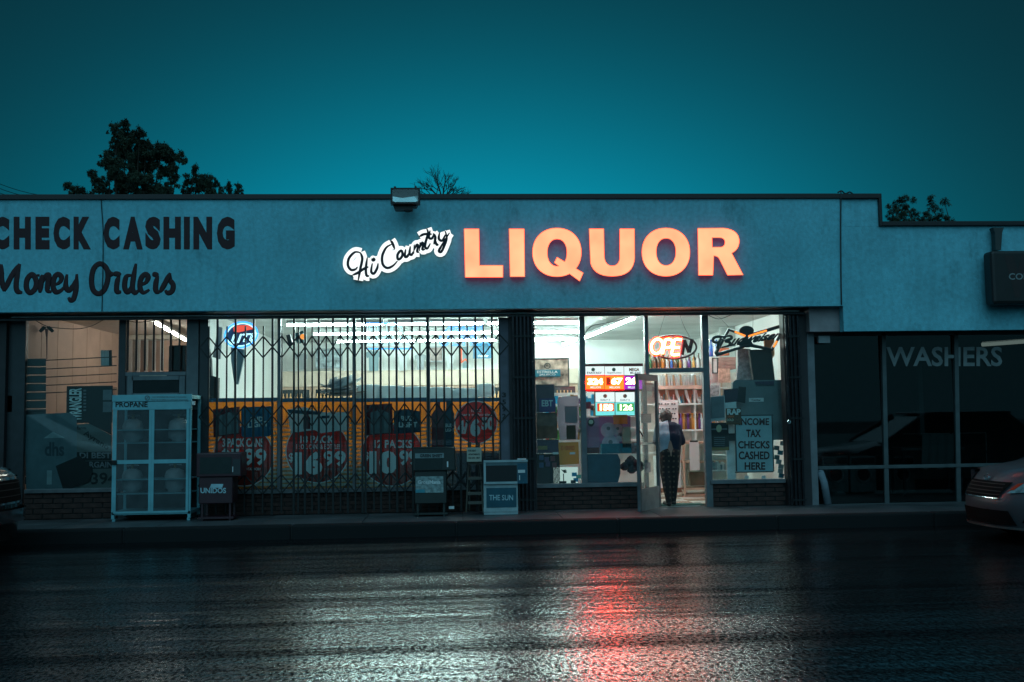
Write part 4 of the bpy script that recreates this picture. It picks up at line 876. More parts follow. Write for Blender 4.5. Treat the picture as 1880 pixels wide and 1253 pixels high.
for u0, u1 in ((1084, 1103), (1119, 1138), (1153, 1172)): text('MILLION', (u0, 709.5, u1, 713.5), .582, EM('white_panel', (.93, 1.0, 1.0)), t, .003, .03)
n_inkb = M('blue_ink', (.02, .03, .25), .5)
text('FANTASY', (1078, 683, 1105, 687), .583, n_inkb, t, .003); text('SuperLotto', (1115, 683, 1141, 687), .583, M('cyan_ink', (.3, .6, .7), .5), t, .003); text('MEGA', (1155, 676, 1174, 682), .583, M('orange_ink2', (.8, .15, .02), .5), t, .003, .04); text('MILLIONS', (1157, 683, 1176, 687), .583, n_inkb, t, .003)
for u in (1089, 1127): poly('logo_disc', M('gold_logo', (.5, .45, .3), .5), ell(u, 679, 3.4, 3.4, 14), .583, .003, t)
t = empty('jackpot_board', P(1129, 763, .58), 'smaller lit lottery board below showing 158 in red and 126 in green', 'lottery board')
pbox('case', M('board_case2', (.10, .02, .012), .5), (1092, 716, 1166, 764.5), .62, .06, t)
em_c = EM('cyan_panel', (.25, .95, .95), 1.0)
for u0, u1, e_, s_, lc in ((1093.5, 1128.5, EM('red_led_bg', (1.0, .08, .03), 1.1), '158', EM('led_warm', (1.0, .45, .18), 14)), (1130, 1165, EM('green_led_bg', (.08, .45, .12), 1.0), '126', EM('led_lime', (.75, 1.0, .45), 4))):
    pbox('logo_panel', EM('white_panel', (.93, 1.0, 1.0)), (u0, 720.5, u1, 738.5), .608, .01, t); pbox('figure_panel', em_c, (u0, 739, u1, 763), .608, .01, t)
    pbox('display_window', e_, (u0+3, 741, u1-1, 755.5), .603, .003, t); text(s_, (u0+8, 742.5, u1-3, 754), .598, lc, t, .003, .05)
    poly('logo_disc', M('gold_logo', (.5, .45, .3)), ell((u0+u1)/2, 727.5, 3.6, 3.6, 14), .603, .003, t); text('DAILY 3' if u0 < 1120 else 'DAILY 4', (u0+9, 733, u1-9, 736.5), .603, M('cyan_ink', (.3, .6, .7)), t, .003)
card('notice', (1075, 768, 1100, 822), SHEET('mauve_board', (.34, .22, .32), .35), 'mauve poster with small figures in the jackpot window', 'poster', .60, .01)
t = card('skull_sticker', ell(1085, 776, 6.5, 7.5, 18), M('black_disc', (.03, .025, .02), .6), 'round black sticker with a pale emblem on the mauve poster', 'sticker', .585); poly('emblem', M('cream_ink', (.65, .6, .45), .6), ell(1085, 775, 4.2, 4.0, 14), .582, .002, t)
card('red_card', (1073, 738, 1085, 751), M('red_card', (.22, .02, .04), .6), 'small dark red card beside the lower lottery board', 'card', .60, .01)
t = empty('clear_case', P(1128, 830, .68), 'tall violet-tinted case holding pale discs behind the jackpot window', 'display case'); pbox('back', SHEET('violet_back', (.34, .20, .34), .5), (1100, 765, 1158, 832), .78, .02, t)
for u, v_, r in ((1117, 790, 14), (1121, 815, 16), (1134, 790, 11), (1140, 803, 8)): poly('disc', M('pale_disc', (.6, .48, .55), .4), ell(u, v_, r, r, 24), .74, .01, t); poly('disc_hub', m_grey, ell(u, v_-3, r*.25, r*.25, 12), .735, .004, t)
card('orange_notice', (1126, 762, 1152, 779), SHEET('orange_card', (.8, .25, .04), .4), 'orange notice hanging below the green lottery figures', 'notice', .58)
card('white_strip', (1143, 784, 1158, 822), m_wood, 'tall pale wooden strip at the edge of the display case', 'strip', .66, .03)
card('teal_box', (1104, 815, 1160, 833), M('teal_card', (.01, .16, .22), .5), 'flat teal box lying on the navy panel', 'box', .66, .2)
card('navy_panel', ((1076, 834), (1134, 834), (1139, 845), (1139, 870), (1134, 888), (1076, 888)), M('navy_panel', (.02, .075, .115), .5), 'large dark teal panel filling the foot of the jackpot window', 'panel', .60, .05)
card('red_strip', (1075, 822, 1100, 833), M('dull_red_card', (.14, .03, .03), .6), 'dull red strip above the dark teal panel', 'strip', .60, .02)
t = empty('dark_plush', P(1162, 880, .75), 'dark bundle of shadowy goods between the teal panel and the open door', 'bundle')
b = B()
for i in range(9): c = P(random.uniform(1146, 1176), random.uniform(840, 880), .8); b.lathe(c-Vector((0, 0, .06)), [(.03, 0), (.08, .04), (.07, .1), (.02, .14)], 10)
b.build('bundle', M('plum_dark', (.04, .025, .035), .8, var=.6, scale=20), t, True)
card('pink_packet', (1160, 812, 1176, 833), M('pink_packet', (.45, .2, .2), .5, var=.6, scale=20), 'pink packet beside the teal box', 'packet', .64, .04)
ais = empty('aisle_shelf', P(1085, 800, 2.2), 'low white aisle shelf of bright packets behind the jackpot boards', 'shelf')
ax0, ax1 = P(1000, 760, 2.2).x, P(1180, 760, 2.2).x
for v_ in (742, 764, 786, 808): zz = P(1090, v_, 2.2).z; B().box(ax0, ax1, 2.2, 2.55, zz-.025, zz).build('shelf', m_fix, ais)
B().box(ax0, ax1, 2.56, 2.58, 0, P(1090, 720, 2.2).z).build('back_panel', m_white, ais)
rn2 = random.Random(5)
pal = [m_wht, M('tomato_packet', (.6, .08, .04), .4), M('mustard', (.35, .22, .08)), M('cyan_packet', (.02, .35, .6)), M('peach_packet', (.7, .4, .25)), M('leaf_packet', (.08, .3, .08), .4), m_g2, M('violet_packet', (.12, .06, .14))]
for r, v_ in enumerate((742, 764, 786, 808)):
    u = 1003
    for i in range(24):
        wd = rn2.uniform(4, 8.5); m_ = rn2.choice(pal)
        if u+wd > 1179: break
        pbox('packet', m_, (u, v_-rn2.uniform(9, 18), u+wd-.6, v_-.2), 2.22, .15, None, label='%s packet from the pillar on the %s level of the aisle shelf' % (ORD[i], ('top', 'second', 'third', 'lowest')[r]), cat='packet', group='packets on the aisle shelf'); u += wd
# interior partition wall with shelves right of the jackpot boards, seen above the door
def shelf_unit(x0, x1, Y, zs_, label, col, dep=.35):
    t = empty('shelving', ((x0+x1)/2, Y+dep/2, 0), label, 'shelves', 'white shop shelves'); B().box(x0, x1, Y+dep-.02, Y+dep, 0, max(zs_)+.3).build('back_panel', col, t)
    for z in zs_: B().box(x0, x1, Y, Y+dep-.021, z-.03, z).build('shelf', m_fix, t)
    n_ = max(2, int((x1-x0)/.45))
    for i in range(n_+1): xx = x0+(x1-x0)*i/n_; B().box(xx-.012, xx+.012, Y+.02, Y+dep-.022, zs_[0], max(zs_)+.28).build('divider', m_wood if i % 2 else m_fix, t)
    return t
YS = 3.4
sx0, sx1 = P(1203, 720, YS).x-.3, P(1330, 720, YS).x+.5
zA, zB, zC, zD = (P(1250, q, YS).z for q in (797, 772, 741, 712))
shelf_unit(sx0, sx1, YS, [P(1250, 830, YS).z, P(1250, 789, YS).z, P(1250, 741, YS).z, P(1250, 712, YS).z], 'tall white shop shelves facing the entrance', M('shelf_back', (.72, .66, .60), .6))
mb = [M('bottle_%s' % n_, c_, .12, var=.1) for n_, c_ in (('violet', (.10, .03, .16)), ('amber', (.45, .17, .03)), ('brown', (.12, .05, .02)), ('clear', (.55, .6, .6)), ('green', (.04, .14, .05)), ('blue', (.03, .10, .35)), ('gold', (.7, .4, .12)))]
bp = B().lathe((0, 0, 0), [(.036, 0), (.038, .02), (.038, .15), (.014, .20), (.013, .25), (.016, .255), (.016, .275)], 10)
def bottle(x, y, z, m_, lab, grp, s=1.0):
    o = new('bottle', [v*s for v in bp.v], bp.f, m_, None, smooth=True, label=lab, cat='bottle', group=grp); o.location = (x, y, z); 
    return o
nm = ('violet', 'amber', 'brown', 'clear', 'green', 'blue', 'gold')
zz = P(1250, 789, YS).z+.001; ii = 0
for row in range(2):
    for i in range(15):
        k_ = (0, 1, 2, 0, 2, 1, 6, 2, 0, 3, 1, 2, 6, 0, 1)[(i+row*4) % 15]; u = 1252+i*4.2
        bottle(P(u, 780, YS).x, YS+.08+row*.12, zz, mb[k_], '%s bottle, %s in the %s row of liquor bottles seen through the doorway' % (nm[k_], ORD[i], ('front', 'rear')[row]), 'bottles on the doorway shelf', 1.15)
rn = random.Random(3)
zz = P(1250, 741, YS).z+.001
m_sal = M('salmon_bin', (.52, .26, .18), .6)
for i in range(6):
    u = 1209+i*17.5
    bn = pbox('storage_bin', m_sal, (u, 715.5, u+13, 740.5), YS+.16, .02, None, label='salmon-backed shelf bin, %s from the standing door, above the liquor bottles' % ORD[i], cat='bin', group='shelf bins above the bottles')
    poly('side_flap', m_wht, ((u-4.5, 715.5), (u-.5, 715.5), (u+6.5, 740.5), (u+3, 740.5), (u-4.5, 722)), YS+.06, .02, bn)
    for q in range(2):
        m_ = rn.choice([m_wht, m_wht, M('cyan_packet', (.02, .35, .6)), M('peach_packet', (.7, .4, .25), .5), m_g2]); uu = u+6+q*4
        b = B(); b.lathe(P(uu, 740, YS+.1), [(.02, 0), (.022, .05), (.01, .09+.03*q), (.018, .11+.04*q), (.004, .13+.04*q)], 8); b.build('trinket', m_, None, True, label='%s little figure in the %s shelf bin above the bottles' % (ORD[q], ORD[i]), cat='trinket', group='trinkets in the shelf bins')
pbox('price_rail', M('price_rail', (.85, .62, .52), .5), (1206, 708, 1300, 714.5), YS-.03, .02, None, label='pale printed price rail across the doorway shelves', cat='rail')
zz = P(1250, 712, YS).z
for i in range(22):
    u = 1209+i*4.4; poly('hanging_bag', rn.choice([m_wht, m_wht, m_wht, m_g3, M('peach_packet', (.7, .4, .25)), m_wht] + ([M('cyan_packet', (.02, .35, .6))] if i > 19 else [])), ((u, 690+rn.uniform(-3, 1)), (u+2.4, 689), (u+4.0, 708), (u+1.4, 710)), YS+.0+.004*(i % 3), .05, None, label='%s bag from the standing door, in the top row of hanging bags' % ORD[i], cat='packet', group='hanging bags above the doorway shelves')
# sunglasses rack
t = empty('sunglasses_rack', P(1228, 830, 2.6), 'white rack of sunglasses beside the person', 'rack')
pbox('board', m_wht, (1206, 735, 1246, 850), 2.62, .03, t)
for i in range(6):
    for j in range(3):
        u = 1210+j*12+2*(i % 2); v_ = 742+i*9; b = B()
        for q in (0, 4.6): b.prism(ell(u+q, v_, 1.9, 1.3, 10), 2.59, .01)
        b.build('sunglasses', m_blk, t)
# glass counter right of the door
t = empty('glass_counter', P(1270, 905, 1.9), 'glass display counter with pale wood frame and paper list behind the person', 'counter')
x0, x1, za, zb2 = XR(1256, 812, 1345, 906, 2.4); za = .01
b = B(); 
for z_ in (za, za+.12, .62, zb2-.03): b.box(x0, x1, 2.4, 2.9, z_, z_+.035)
b.build('shelf', m_wood, t)
for xx in (x0, (x0+x1)/2, x1): B().box(xx-.02, xx+.02, 2.39, 2.43, za, zb2+.006).build('post', m_wood, t)
B().box(x0+.02, x1-.02, 2.395, 2.40, za+.16, zb2-.03).build('glass_front', m_glass, t); B().box(x0, x1, 2.88, 2.9, za+.16, zb2-.03).build('back_panel', m_white, t)
B().box(x0, x1, 2.36, 2.9, -.003, .008).build('plinth', M('plinth_brown', (.22, .11, .07), .5), t)
pbox('paper_list', SHEET('white_film', (.75, .8, .8)), (1266, 812, 1284, 864), 2.37, .006, t)
pbox('clip', m_blk, (1267, 809, 1281, 812), 2.365, .02, t); pbox('carton', M('tan_carton', (.25, .18, .13), .8), (1268, 868, 1294, 892), 2.5, .2, t)
t = empty('white_cabinet', P(1218, 905, 2.3), 'low white cabinet behind the person in the doorway', 'cabinet'); pbox('cabinet', m_wht, (1206, 838, 1250, 896), 2.42, .3, t)
pbox('plinth', M('plinth_brown', (.22, .11, .07)), (1205, 897, 1252, 905), 2.40, .3, t)
B().box(P(1206, 930, .7).x, P(1294, 930, .7).x, .66, 1.02, .006, .018).build('door_mat', M('green_mat', (.02, .07, .055), .9), None, label='dark green mat on the entrance threshold', cat='mat')
# top shelf of bottles seen over the door transom
t = empty('high_shelf', P(1245, 677, 2.6), 'high white ledge of bottles seen through the pane above the entrance', 'shelf'); x0, x1, _, z_ = XR(1190, 676, 1310, 684, 2.6); B().box(x0, x1, 2.55, 2.9, z_-.05, z_).build('ledge', m_fix, t)
for i in range(26):
    u = 1192+i*4; k_ = rn.choice([0, 1, 2, 2, 3, 3, 4, 5, 6]); sc_ = rn.uniform(.75, 1.15)
    bottle(P(u, 676, 2.7).x, 2.65+.1*(i % 2), z_+.001, mb[k_], '%s bottle, %s on the high ledge above the entrance' % (nm[k_], ORD[i]), 'bottles on the high ledge', sc_)
# side wall seen at the right
B().box(P(1325, 700, 4.6).x, xw1-.01, 4.6, 4.7, 0, 3.35).build('inner_wall', M('pale_teal_wall', (.55, .62, .60), .7, var=.15, scale=2), bld)
for i in range(4):
    u = 1306+i*5; bottle(P(u, 655, 1.6).x, 1.6, P(u, 655, 1.6).z, mb[3 if i % 2 else 5], '%s %s bottle standing behind the bow tie sign' % (ORD[i//2], 'clear' if i % 2 else 'blue'), 'bottles behind the bow tie sign', 1.1)
pbox('cupboard', M('white_cupboard', (.7, .72, .7), .5), (1303, 656, 1322, 728), 1.5, .35, None, label='white cupboard at the edge of the income tax window', cat='cupboard')
frame((1308, 657, 1318, 686), 1.42, 'narrow framed notice on the white cupboard', m_wht, 1.5)
for i in range(3): card('carton', (1321, 656+i*7.5, 1351, 663+i*7.5), M('salmon_carton', (.42, .24, .20), .7), '%s of the three stacked salmon cartons below the bow tie sign' % ('topmost', 'middle one', 'lowest')[i], 'box', 1.4, .3, group='stacked salmon cartons')
card('red_packet', (1323, 639, 1339, 653), M('orange_red', (.5, .12, .05), .6), 'small orange packet on the salmon cartons', 'packet', 1.42, .1)
card('ad_poster', (1319, 677, 1341, 703), M('peach_print', (.8, .5, .38), .6, var=.5, scale=16), 'peach and white printed poster under the salmon cartons', 'poster', 1.36, .01)
card('ad_poster', (1303, 708, 1320, 728), M('grey_face_print', (.4, .44, .45), .6, var=.7, scale=20), 'grey printed poster low on the white cupboard', 'poster', 1.36, .01)
card('lace_cover', ((1354, 641), (1362, 640), (1378, 641), (1384, 698), (1352, 698), (1355, 670)), M('sheer_grey', (.36, .38, .38), .6, var=.5, scale=18), 'sheer grey printed cover hanging under the bow tie sign', 'cover', .95, .05)
card('speaker_box', ((1376, 643), (1416, 641), (1423, 700), (1384, 702)), M('dark_brown_box', (.035, .03, .027), .7), 'tilted dark brown board in the income tax window', 'board', .75, .1)
card('price_tray', ((1385, 701), (1421, 700), (1421, 709), (1388, 710)), M('plum_tray', (.07, .045, .10), .5), 'plum tray under the tilted dark board', 'tray', .72, .12)
card('bottle_cutout', ((1402, 622), (1422, 620), (1422, 652), (1418, 660), (1421, 680), (1420, 682), (1416, 660), (1410, 648), (1404, 640)), M('bottle_orange', (.80, .36, .14), .5), 'orange bottle-shaped cutout behind the bow tie sign', 'cutout', .9, .03)
frame((1397, 583, 1423, 640), 4.0, 'tall framed picture high on the pale wall behind the bow tie sign', M('grey_collage', (.25, .27, .28), .6, var=.8, scale=10), 1.8)
frame((1430, 582, 1450, 680), 3.0, 'tall framed picture at the edge of the income tax window', M('teal_collage', (.18, .26, .28), .6, var=.7, scale=10), 1.8)
card('cooler_top', ((1345, 703), (1350, 698), (1443, 698), (1443, 808), (1420, 808), (1345, 808)), M('grey_teal_panel', (.15, .19, .20), .5, var=.15), 'large plain grey-teal panel behind the income tax sign', 'panel', .72, .08)
card('white_label', (1375, 731, 1402, 738), m_wht, 'small white label on the grey-teal panel', 'label', .71, .004, (('CoinStar', (1380, 733, 1397, 736.5)),), m_blk)
card('notice', ((1303, 729), (1331, 726), (1332, 772), (1304, 775)), M('paper_white', (.5, .52, .54), .6), 'white-edged grey notice beside the door frame', 'notice', .575)
card('notice', ((1305, 730), (1329, 728), (1330, 767), (1305, 769)), m_grey, 'grey printed text sheet on the white-edged notice', 'notice', .568)
card('notice', ((1329, 716), (1355, 713), (1357, 737), (1331, 740)), M('plum_notice', (.045, .03, .05), .6), 'dark plum notice above the RAP sticker', 'notice', .575)
card('notice', ((1356, 710), (1370, 711), (1368, 741), (1354, 738)), m_dark, 'narrow black notice overlapping the plum notice', 'notice', .565)
card('white_sheet', (1331, 736, 1352, 752), m_wht, 'white sheet with a dark blue square above the RAP sticker', 'notice', .578)
t = card('rap_sticker', (1333, 750, 1361, 780), M('sticker_brown', (.12, .05, .02), .6, var=.6, scale=30), 'sticker reading RAP over orange print', 'sticker', .56, .003, (('RAP', (1335, 751, 1360, 762)),), bold=.05)
text('DRINK', (1336, 763.5, 1348, 767), .556, M('orange_ink2', (.8, .15, .02)), t, .002); text('GOLD', (1334, 769, 1347, 773.5), .556, M('cream_ink', (.65, .6, .45)), t, .002, .03)
t = card('black_poster', ((1304, 777), (1337, 776), (1339, 827), (1305, 828)), m_blk, 'black poster with pale lines and gold symbol by the door frame', 'poster', .57); poly('symbol', M('gold_logo', (.5, .45, .3)), ell(1320, 787, 5, 7, 16), .566, .002, t)
b = B()
for q in range(6): b.pb((1311, 803+q*3.6, 1331, 804.1+q*3.6), .5665, .002)
b.pb((1306, 787, 1335, 789.5), .5668, .002); b.build('print_lines', m_grey, t); pbox('gold_foot', M('mustard', (.35, .22, .08)), (1306, 821, 1338, 827), .5665, .002, t)
card('strip', (1337, 796, 1355, 810), m_dark, 'dark strip between the black poster and the income tax sign', 'strip', .575)
t = empty('income_tax_sign', P(1386, 867, .57), 'pale blue sign reading INCOME TAX CHECKS CASHED HERE in dark red', 'sign')
pbox('board', M('pale_blue_board', (.36, .50, .54), .6, var=.1), (1352, 764, 1418, 866), .572, .01, t)
b = B(); 
for r in ((1350, 762, 1420, 764), (1350, 866, 1420, 868), (1350, 764, 1352, 866), (1418, 764, 1420, 866)): b.pb(r, .568, .02)
b.build('frame', m_framed, t)
m_tx = M('tax_lettering', (.06, .012, .012), .6)
for s_, r in (('INCOME', (1357, 768, 1412, 781)), ('TAX', (1370, 789, 1397, 803)), ('CHECKS', (1355, 810, 1413, 824)), ('CASHED', (1356, 829, 1413, 844)), ('HERE', (1367, 849, 1405, 863))): text(s_, r, .5665, m_tx, t, .003, .032)
t = empty('glass_case', P(1322, 880, .8), 'glass case of small goods between the black poster and the door frame', 'display case')
for v_ in (836, 864): pbox('shelf', m_fix, (1305, v_, 1334, v_+1.5), .75, .4, t)
pbox('glass_front', m_glass, (1305, 828, 1334, 880), .74, .004, t)
for i in range(8): pbox('item', rn.choice([m_g1, m_g3, m_wht, m_g2]), (1307+i*3.2, 848+rn.uniform(-6, 6), 1310+i*3.2, 863.5), .9, .1, t)
pbox('upright_panel', m_wht, (1334, 780, 1350, 880), .68, .03, None, label='white upright panel left of the income tax sign', cat='panel')
for u, lab in ((1366, 'left-facing'), (1398, 'right-facing')):
    poly('arrow_cutout', m_wht, ((u, 876), (u+4, 871), (u+4, 873.5), (u+9, 873.5), (u+9, 879), (u+4, 879), (u+4, 881)) if u < 1380 else ((u+9, 876), (u+5, 871), (u+5, 873.5), (u, 873.5), (u, 879), (u+5, 879), (u+5, 881)), .62, .01, None, label='%s white arrow cutout under the income tax sign' % lab, cat='cutout')
t = empty('teal_clutter', P(1432, 880, .66), 'teal bags and packets at the lower corner of the income tax window', 'packets')
for i in range(8): u = 1422+rn.uniform(0, 12); v_ = 810+i*8.5; poly('packet', rn.choice([M('teal_card', (.01, .16, .22)), m_g2, M('dull_teal', (.05, .10, .10), .6)]), ((u, v_), (u+9, v_+1), (u+8, v_+9), (u-1, v_+8)), .62+.01*(i % 3), .03, t)
# ------------------------------------------------------------------ left shop window contents
t = empty('blind_panel', P(62, 770, .62), 'dark slatted shutter inside the check cashing window beside the pillar', 'shutter')
for i in range(15): pbox('slat', M('shutter_grey', (.045, .05, .052), .6), (38, 659+i*15.5, 84 if i < 7 else 50, 672.5+i*15.5), .64, .015, t)
t = empty('roller_blind', P(-10, 770, .6), 'dark slatted shutter at the very edge, left of the check cashing window', 'shutter')
for i in range(13): pbox('slat', M('shutter_grey', (.045, .05, .052)), (-30, 665+i*14, 22, 676.5+i*14), .55, .015, t)
for i, v_ in enumerate((662, 678, 693, 708, 722)):
    B().tube([P(84, v_, .62), P(214, v_-6.5, .62)], .0075, 6).build('security_bar', m_iron, None, label='%s horizontal security bar across the check cashing window' % ('topmost', 'second', 'third', 'fourth', 'lowest')[i], cat='bar', group='horizontal security bars')
t = empty('ceiling_fan', P(87, 605, 1.2), 'small dark bracket fan hanging inside the check cashing window', 'fan')
B().tube([P(86, 660, 1.2), P(86, 620, 1.2), P(85.5, 604, 1.2)], [.006, .012, .03], 8).build('stem', M('maroon_plastic', (.09, .03, .04), .5), t)
for s_ in (-1, 1): poly('blade', m_iron, ((85, 601), (85+s_*6, 599), (85+s_*12, 605), (85+s_*14, 608), (85+s_*10, 611), (85+s_*4, 606)), 1.2, .02, t)
poly('wall_speaker', m_iron, ((117.5, 620), (121, 618), (124.5, 621), (124.5, 655), (121, 657), (117.5, 655)), 3.0, .1, None, label='narrow black speaker on the salmon wall panelling', cat='speaker')
t = empty('foil_bag', P(193, 672, 1.4), 'silvery and black hanging bags near the first mullion', 'bag')
for i, m_ in enumerate((M('foil', (.6, .66, .68), .2, .6), M('foil', (.6, .66, .68)), M('foil', (.6, .66, .68)), m_dark)): poly('bag', m_, ((185+i*5, 644), (189+i*5, 643), (190+i*5, 671), (185+i*5, 672)), 1.4, .04, t)
# lower shelving with warm goods
t = empty('counter_window', P(105, 760, 4.5), 'warm lit shelf of small goods seen between the bars of the check cashing window', 'shelf')
pbox('ledge', m_wood, (86, 712, 215, 716), 4.6, .4, t); pbox('back', M('gold_goods', (.5, .34, .14), .5, var=.9, scale=16), (86, 716, 160, 760), 4.9, .02, t)
for i in range(14): pbox('packet', rn.choice([M('mustard', (.35, .22, .08)), M('peach_packet', (.7, .4, .25)), m_wht, m_dark]), (88+i*4.5, 741+rn.uniform(0, 5), 91.5+i*4.5, 757), 4.6, .1, t)
for i in range(5):   # striped curtain behind barred transom
    pbox('curtain', m_g3, (236+i*14.5, 622, 242+i*14.5, 684), 5.3, .04, None, label='pale vertical curtain strip behind the barred transom, %s from the mullion' % ('first', 'second', 'third', 'fourth', 'fifth')[i], cat='curtain', group='curtain strips behind the barred transom')
pbox('coat', m_dark, (309, 634, 341, 690), 1.6, .2, None, c=.03, label='dark coat hanging behind the barred transom window', cat='coat')
B().box(xlw, xw0-.13, 5.25, 5.49, P(250, 624, 5.3).z, 3.35).build('bulkhead', M('cream_wall', (.62, .58, .50)), bld)
B().box(xlw+.3, xw0-.13, 5.45, 5.49, 0, P(250, 625, 5.3).z).build('rear_panelling', m_pink, bld)
t = card('hanging_poster', (122, 709, 206, 777), m_dark, 'black poster with WRANGLER lettering in the check cashing window', 'poster', .60, .02)
text('WRANGLER', ((127, 773), (127, 713), (150, 713), (150, 773)), .594, m_wht, t, .003, .03)
b = B()
for q in range(7): b.pb((153, 716+q*6, 158, 719+q*6), .595, .002)
b.build('print_lines', m_grey, t)
for q in range(2): pbox('pale_square', m_grey, (189, 716+q*22, 205, 735+q*22), .596, .003, t)
card('rental_notice', (-6, 727, 22, 757), M('dim_notice', (.16, .2, .2), .6), 'dim pale notice on the dark shutter at the very edge', 'notice', .50)
t = card('backlit_panel', ((45, 762), (128, 758), (141, 768), (141, 899), (48, 899)), M('blue_grey_sheet', (.085, .13, .15), .6, var=.2), 'large blue-grey sheet covering the lower check cashing window', 'sheet', .575, .004)
text('dhs', (82, 812, 118, 838), .570, M('dim_blue_ink', (.03, .05, .065), .6), t, .002, .03); poly('roof_print', M('dim_pale_ink', (.24, .31, .33), .6), ((80, 805), (97, 793), (119, 804)), .571, .002, t); pbox('stem_print', M('dim_pale_ink', (.24, .31, .33)), (86, 864, 95, 890), .571, .002, t)
t = card('price_board', ((141, 780), (165, 778), (205, 800), (205, 899), (141, 899)), M('grey_paper', (.10, .115, .115), .6, var=.15), 'grey handbill reading BEST BARGAINS and 394 beside the propane cage', 'poster', .58, .004)
text('farm', (141, 783, 158, 789), .575, m_blk, t, .002); text('Ayrano', ((157, 789), (202, 818), (196, 830), (151, 801)), .575, m_blk, t, .002, .02)
pbox('dark_band', m_dark, (141, 830, 205, 846), .577, .002, t); text('DI BEST', (146, 831, 204, 842), .574, m_grey, t, .002, .03)
pbox('dark_band', m_dark, (150, 847, 205, 861), .577, .002, t); text('RGAINS', (164, 848, 214, 859), .574, m_grey, t, .002, .03); text('394', (167, 868, 214, 890), .575, m_blk, t, .002, .02)
poly('dark_strip', m_dark, ((160, 776), (205, 776), (205, 799)), .573, .003, t)
card('black_card', ((102, 856), (146, 837), (170, 862), (166, 884), (126, 899), (116, 899)), m_blk, 'tilted black cards against the blue-grey sheet', 'card', .56, .01)
# ------------------------------------------------------------------ propane cage
pc = empty('propane_cage', P(278, 955, -.1), 'pale blue-white steel propane cage with mesh doors and PROPANE lettering', 'propane cage')
Yc = -.15; m_pc = M('cage_paint', (.20, .50, .56), .45, .1, var=.15)
x0, x1, z0, z1_ = XR(205, 726, 350, 955, Yc); dpt = .62; xm = (x0+x1)/2; zb0 = z0+.08
b = B(); s_ = .045
for xx in (x0, x1-s_):
    for yy in (Yc+.02, Yc+dpt-s_): b.box(xx, xx+s_, yy, yy+s_, z0+.02, z1_-.01)
b.box(x0, x1, Yc+.02, Yc+dpt, zb0, zb0+.05, .004); b.box(x0, x1, Yc+.02, Yc+dpt, z1_-.06, z1_, .004); b.build('frame', m_pc, pc)
for xx in (x0+.01, x1-.055): B().box(xx, xx+.045, Yc+.03, Yc+.075, .001, z0+.02).build('foot', m_pc, pc)
zh1 = P(278, 737, Yc).z; zh0 = P(278, 751, Yc).z
B().box(x0-.008, x1+.012, Yc, Yc+.018, zh1, z1_+.01, .003).build('header_panel', m_pc, pc)
B().box(x0, x1, Yc-.002, Yc+.018, zh0-.01, zh1-.008, .003).build('lower_header', m_pc, pc)
text('PROPANE', (212, 738, 271, 748), Yc-.007, m_blk, pc, .004, .03)
b = B(); b.tube([P(*q, Yc-.004) for q in ell(270.5, 731, 4, 4, 14)], .006, 5, .5, closed=True); b.tube([P(268, 733.5, Yc-.004), P(273, 728.5, Yc-.004)], .005, 5, .5); b.build('no_smoking_mark', m_grey, pc)
text('NO SMOKING PROPANE CYLINDERS', (280, 728, 342, 731), Yc-.003, m_grey, pc, .002, .0); text('MUST BE STORED IN UPRIGHT POSITION', (277, 733, 345, 736), Yc-.003, m_grey, pc, .002, .0)
zmid = P(278, 848, Yc).z; ztop = zh0-.015; zbot = zb0+.055
def mesh_fill(b, xa, xb, za, zb_, y, dx=.034, dz=.017, r=.0022):
    """diamond lattice of expanded steel clipped to the opening"""
    n_ = int((xb-xa)/dx)+int((zb_-za)/dz)+2; k_ = dz/dx
    for s in (1, -1):
        i = -int((zb_-za)/dz)-2
        while i < int((xb-xa)/dx)+int((zb_-za)/dz)+2:
            if s == 1: p = lambda t_: (xa+i*dx+t_*dx, za+t_*dz)
            else: p = lambda t_: (xa+i*dx+t_*dx, zb_-t_*dz)
            t_lo = max(0, -i); t_hi = min((zb_-za)/dz, (xb-xa)/dx-i)
            if t_hi > t_lo:
                (xA, zA_), (xB, zB_) = p(t_lo), p(t_hi); nrm_ = Vector((-(zB_-zA_), 0, xB-xA)).normalized()*r; yo = y+(.001 if s == 1 else -.001)
                b.add([Vector((xA, yo, zA_))+nrm_, Vector((xA, yo, zA_))-nrm_, Vector((xB, yo, zB_))-nrm_, Vector((xB, yo, zB_))+nrm_], [(0, 1, 2, 3)])
            i += 1
for (xa, xb) in ((x0+.065, xm-.035), (xm+.035, x1-.065)):
    for (za, zb_) in ((zbot, zmid-.03), (zmid+.03, ztop)):
        d = B(); t_ = .035
        d.box(xa-.034, xa+t_-.03, Yc+.001, Yc+.018, za-.03, zb_+.03); d.box(xb-t_+.03, xb+.034, Yc+.001, Yc+.018, za-.03, zb_+.03); d.box(xa+.005, xb-.005, Yc+.001, Yc+.018, zb_, zb_+.03); d.box(xa+.005, xb-.005, Yc+.001, Yc+.018, za-.03, za)
        o = d.build('mesh_door', m_pc, pc); q = B(); mesh_fill(q, xa, xb, za, zb_, Yc+.012); q.build('wire_mesh', M('mesh_steel', (.13, .16, .17), .5, .3), o, kind='stuff')
for v_ in (789, 813, 880, 906): zz = P(278, v_, Yc+.1).z; B().box(x0+.05, x1-.05, Yc+.06, Yc+dpt-.05, zz-.012, zz+.004).build('shelf', m_pc, pc)
B().box(x0+.045, x1-.045, Yc+dpt-.03, Yc+dpt-.02, zbot, ztop).build('back_panel', m_dark, pc)
b = B(); c = P(208, 848, Yc-.02); b.box(c.x-.03, c.x+.05, Yc-.03, Yc-.002, c.z-.05, c.z+.02, .006); b.build('lock', m_iron, pc)
B().box(x1+.013, x1+.05, Yc+.0, Yc+.05, P(350, 744, Yc).z, P(350, 737, Yc).z).build('side_tab', m_wht, pc)
m_tank = M('tank_paint', (.50, .55, .56), .4)
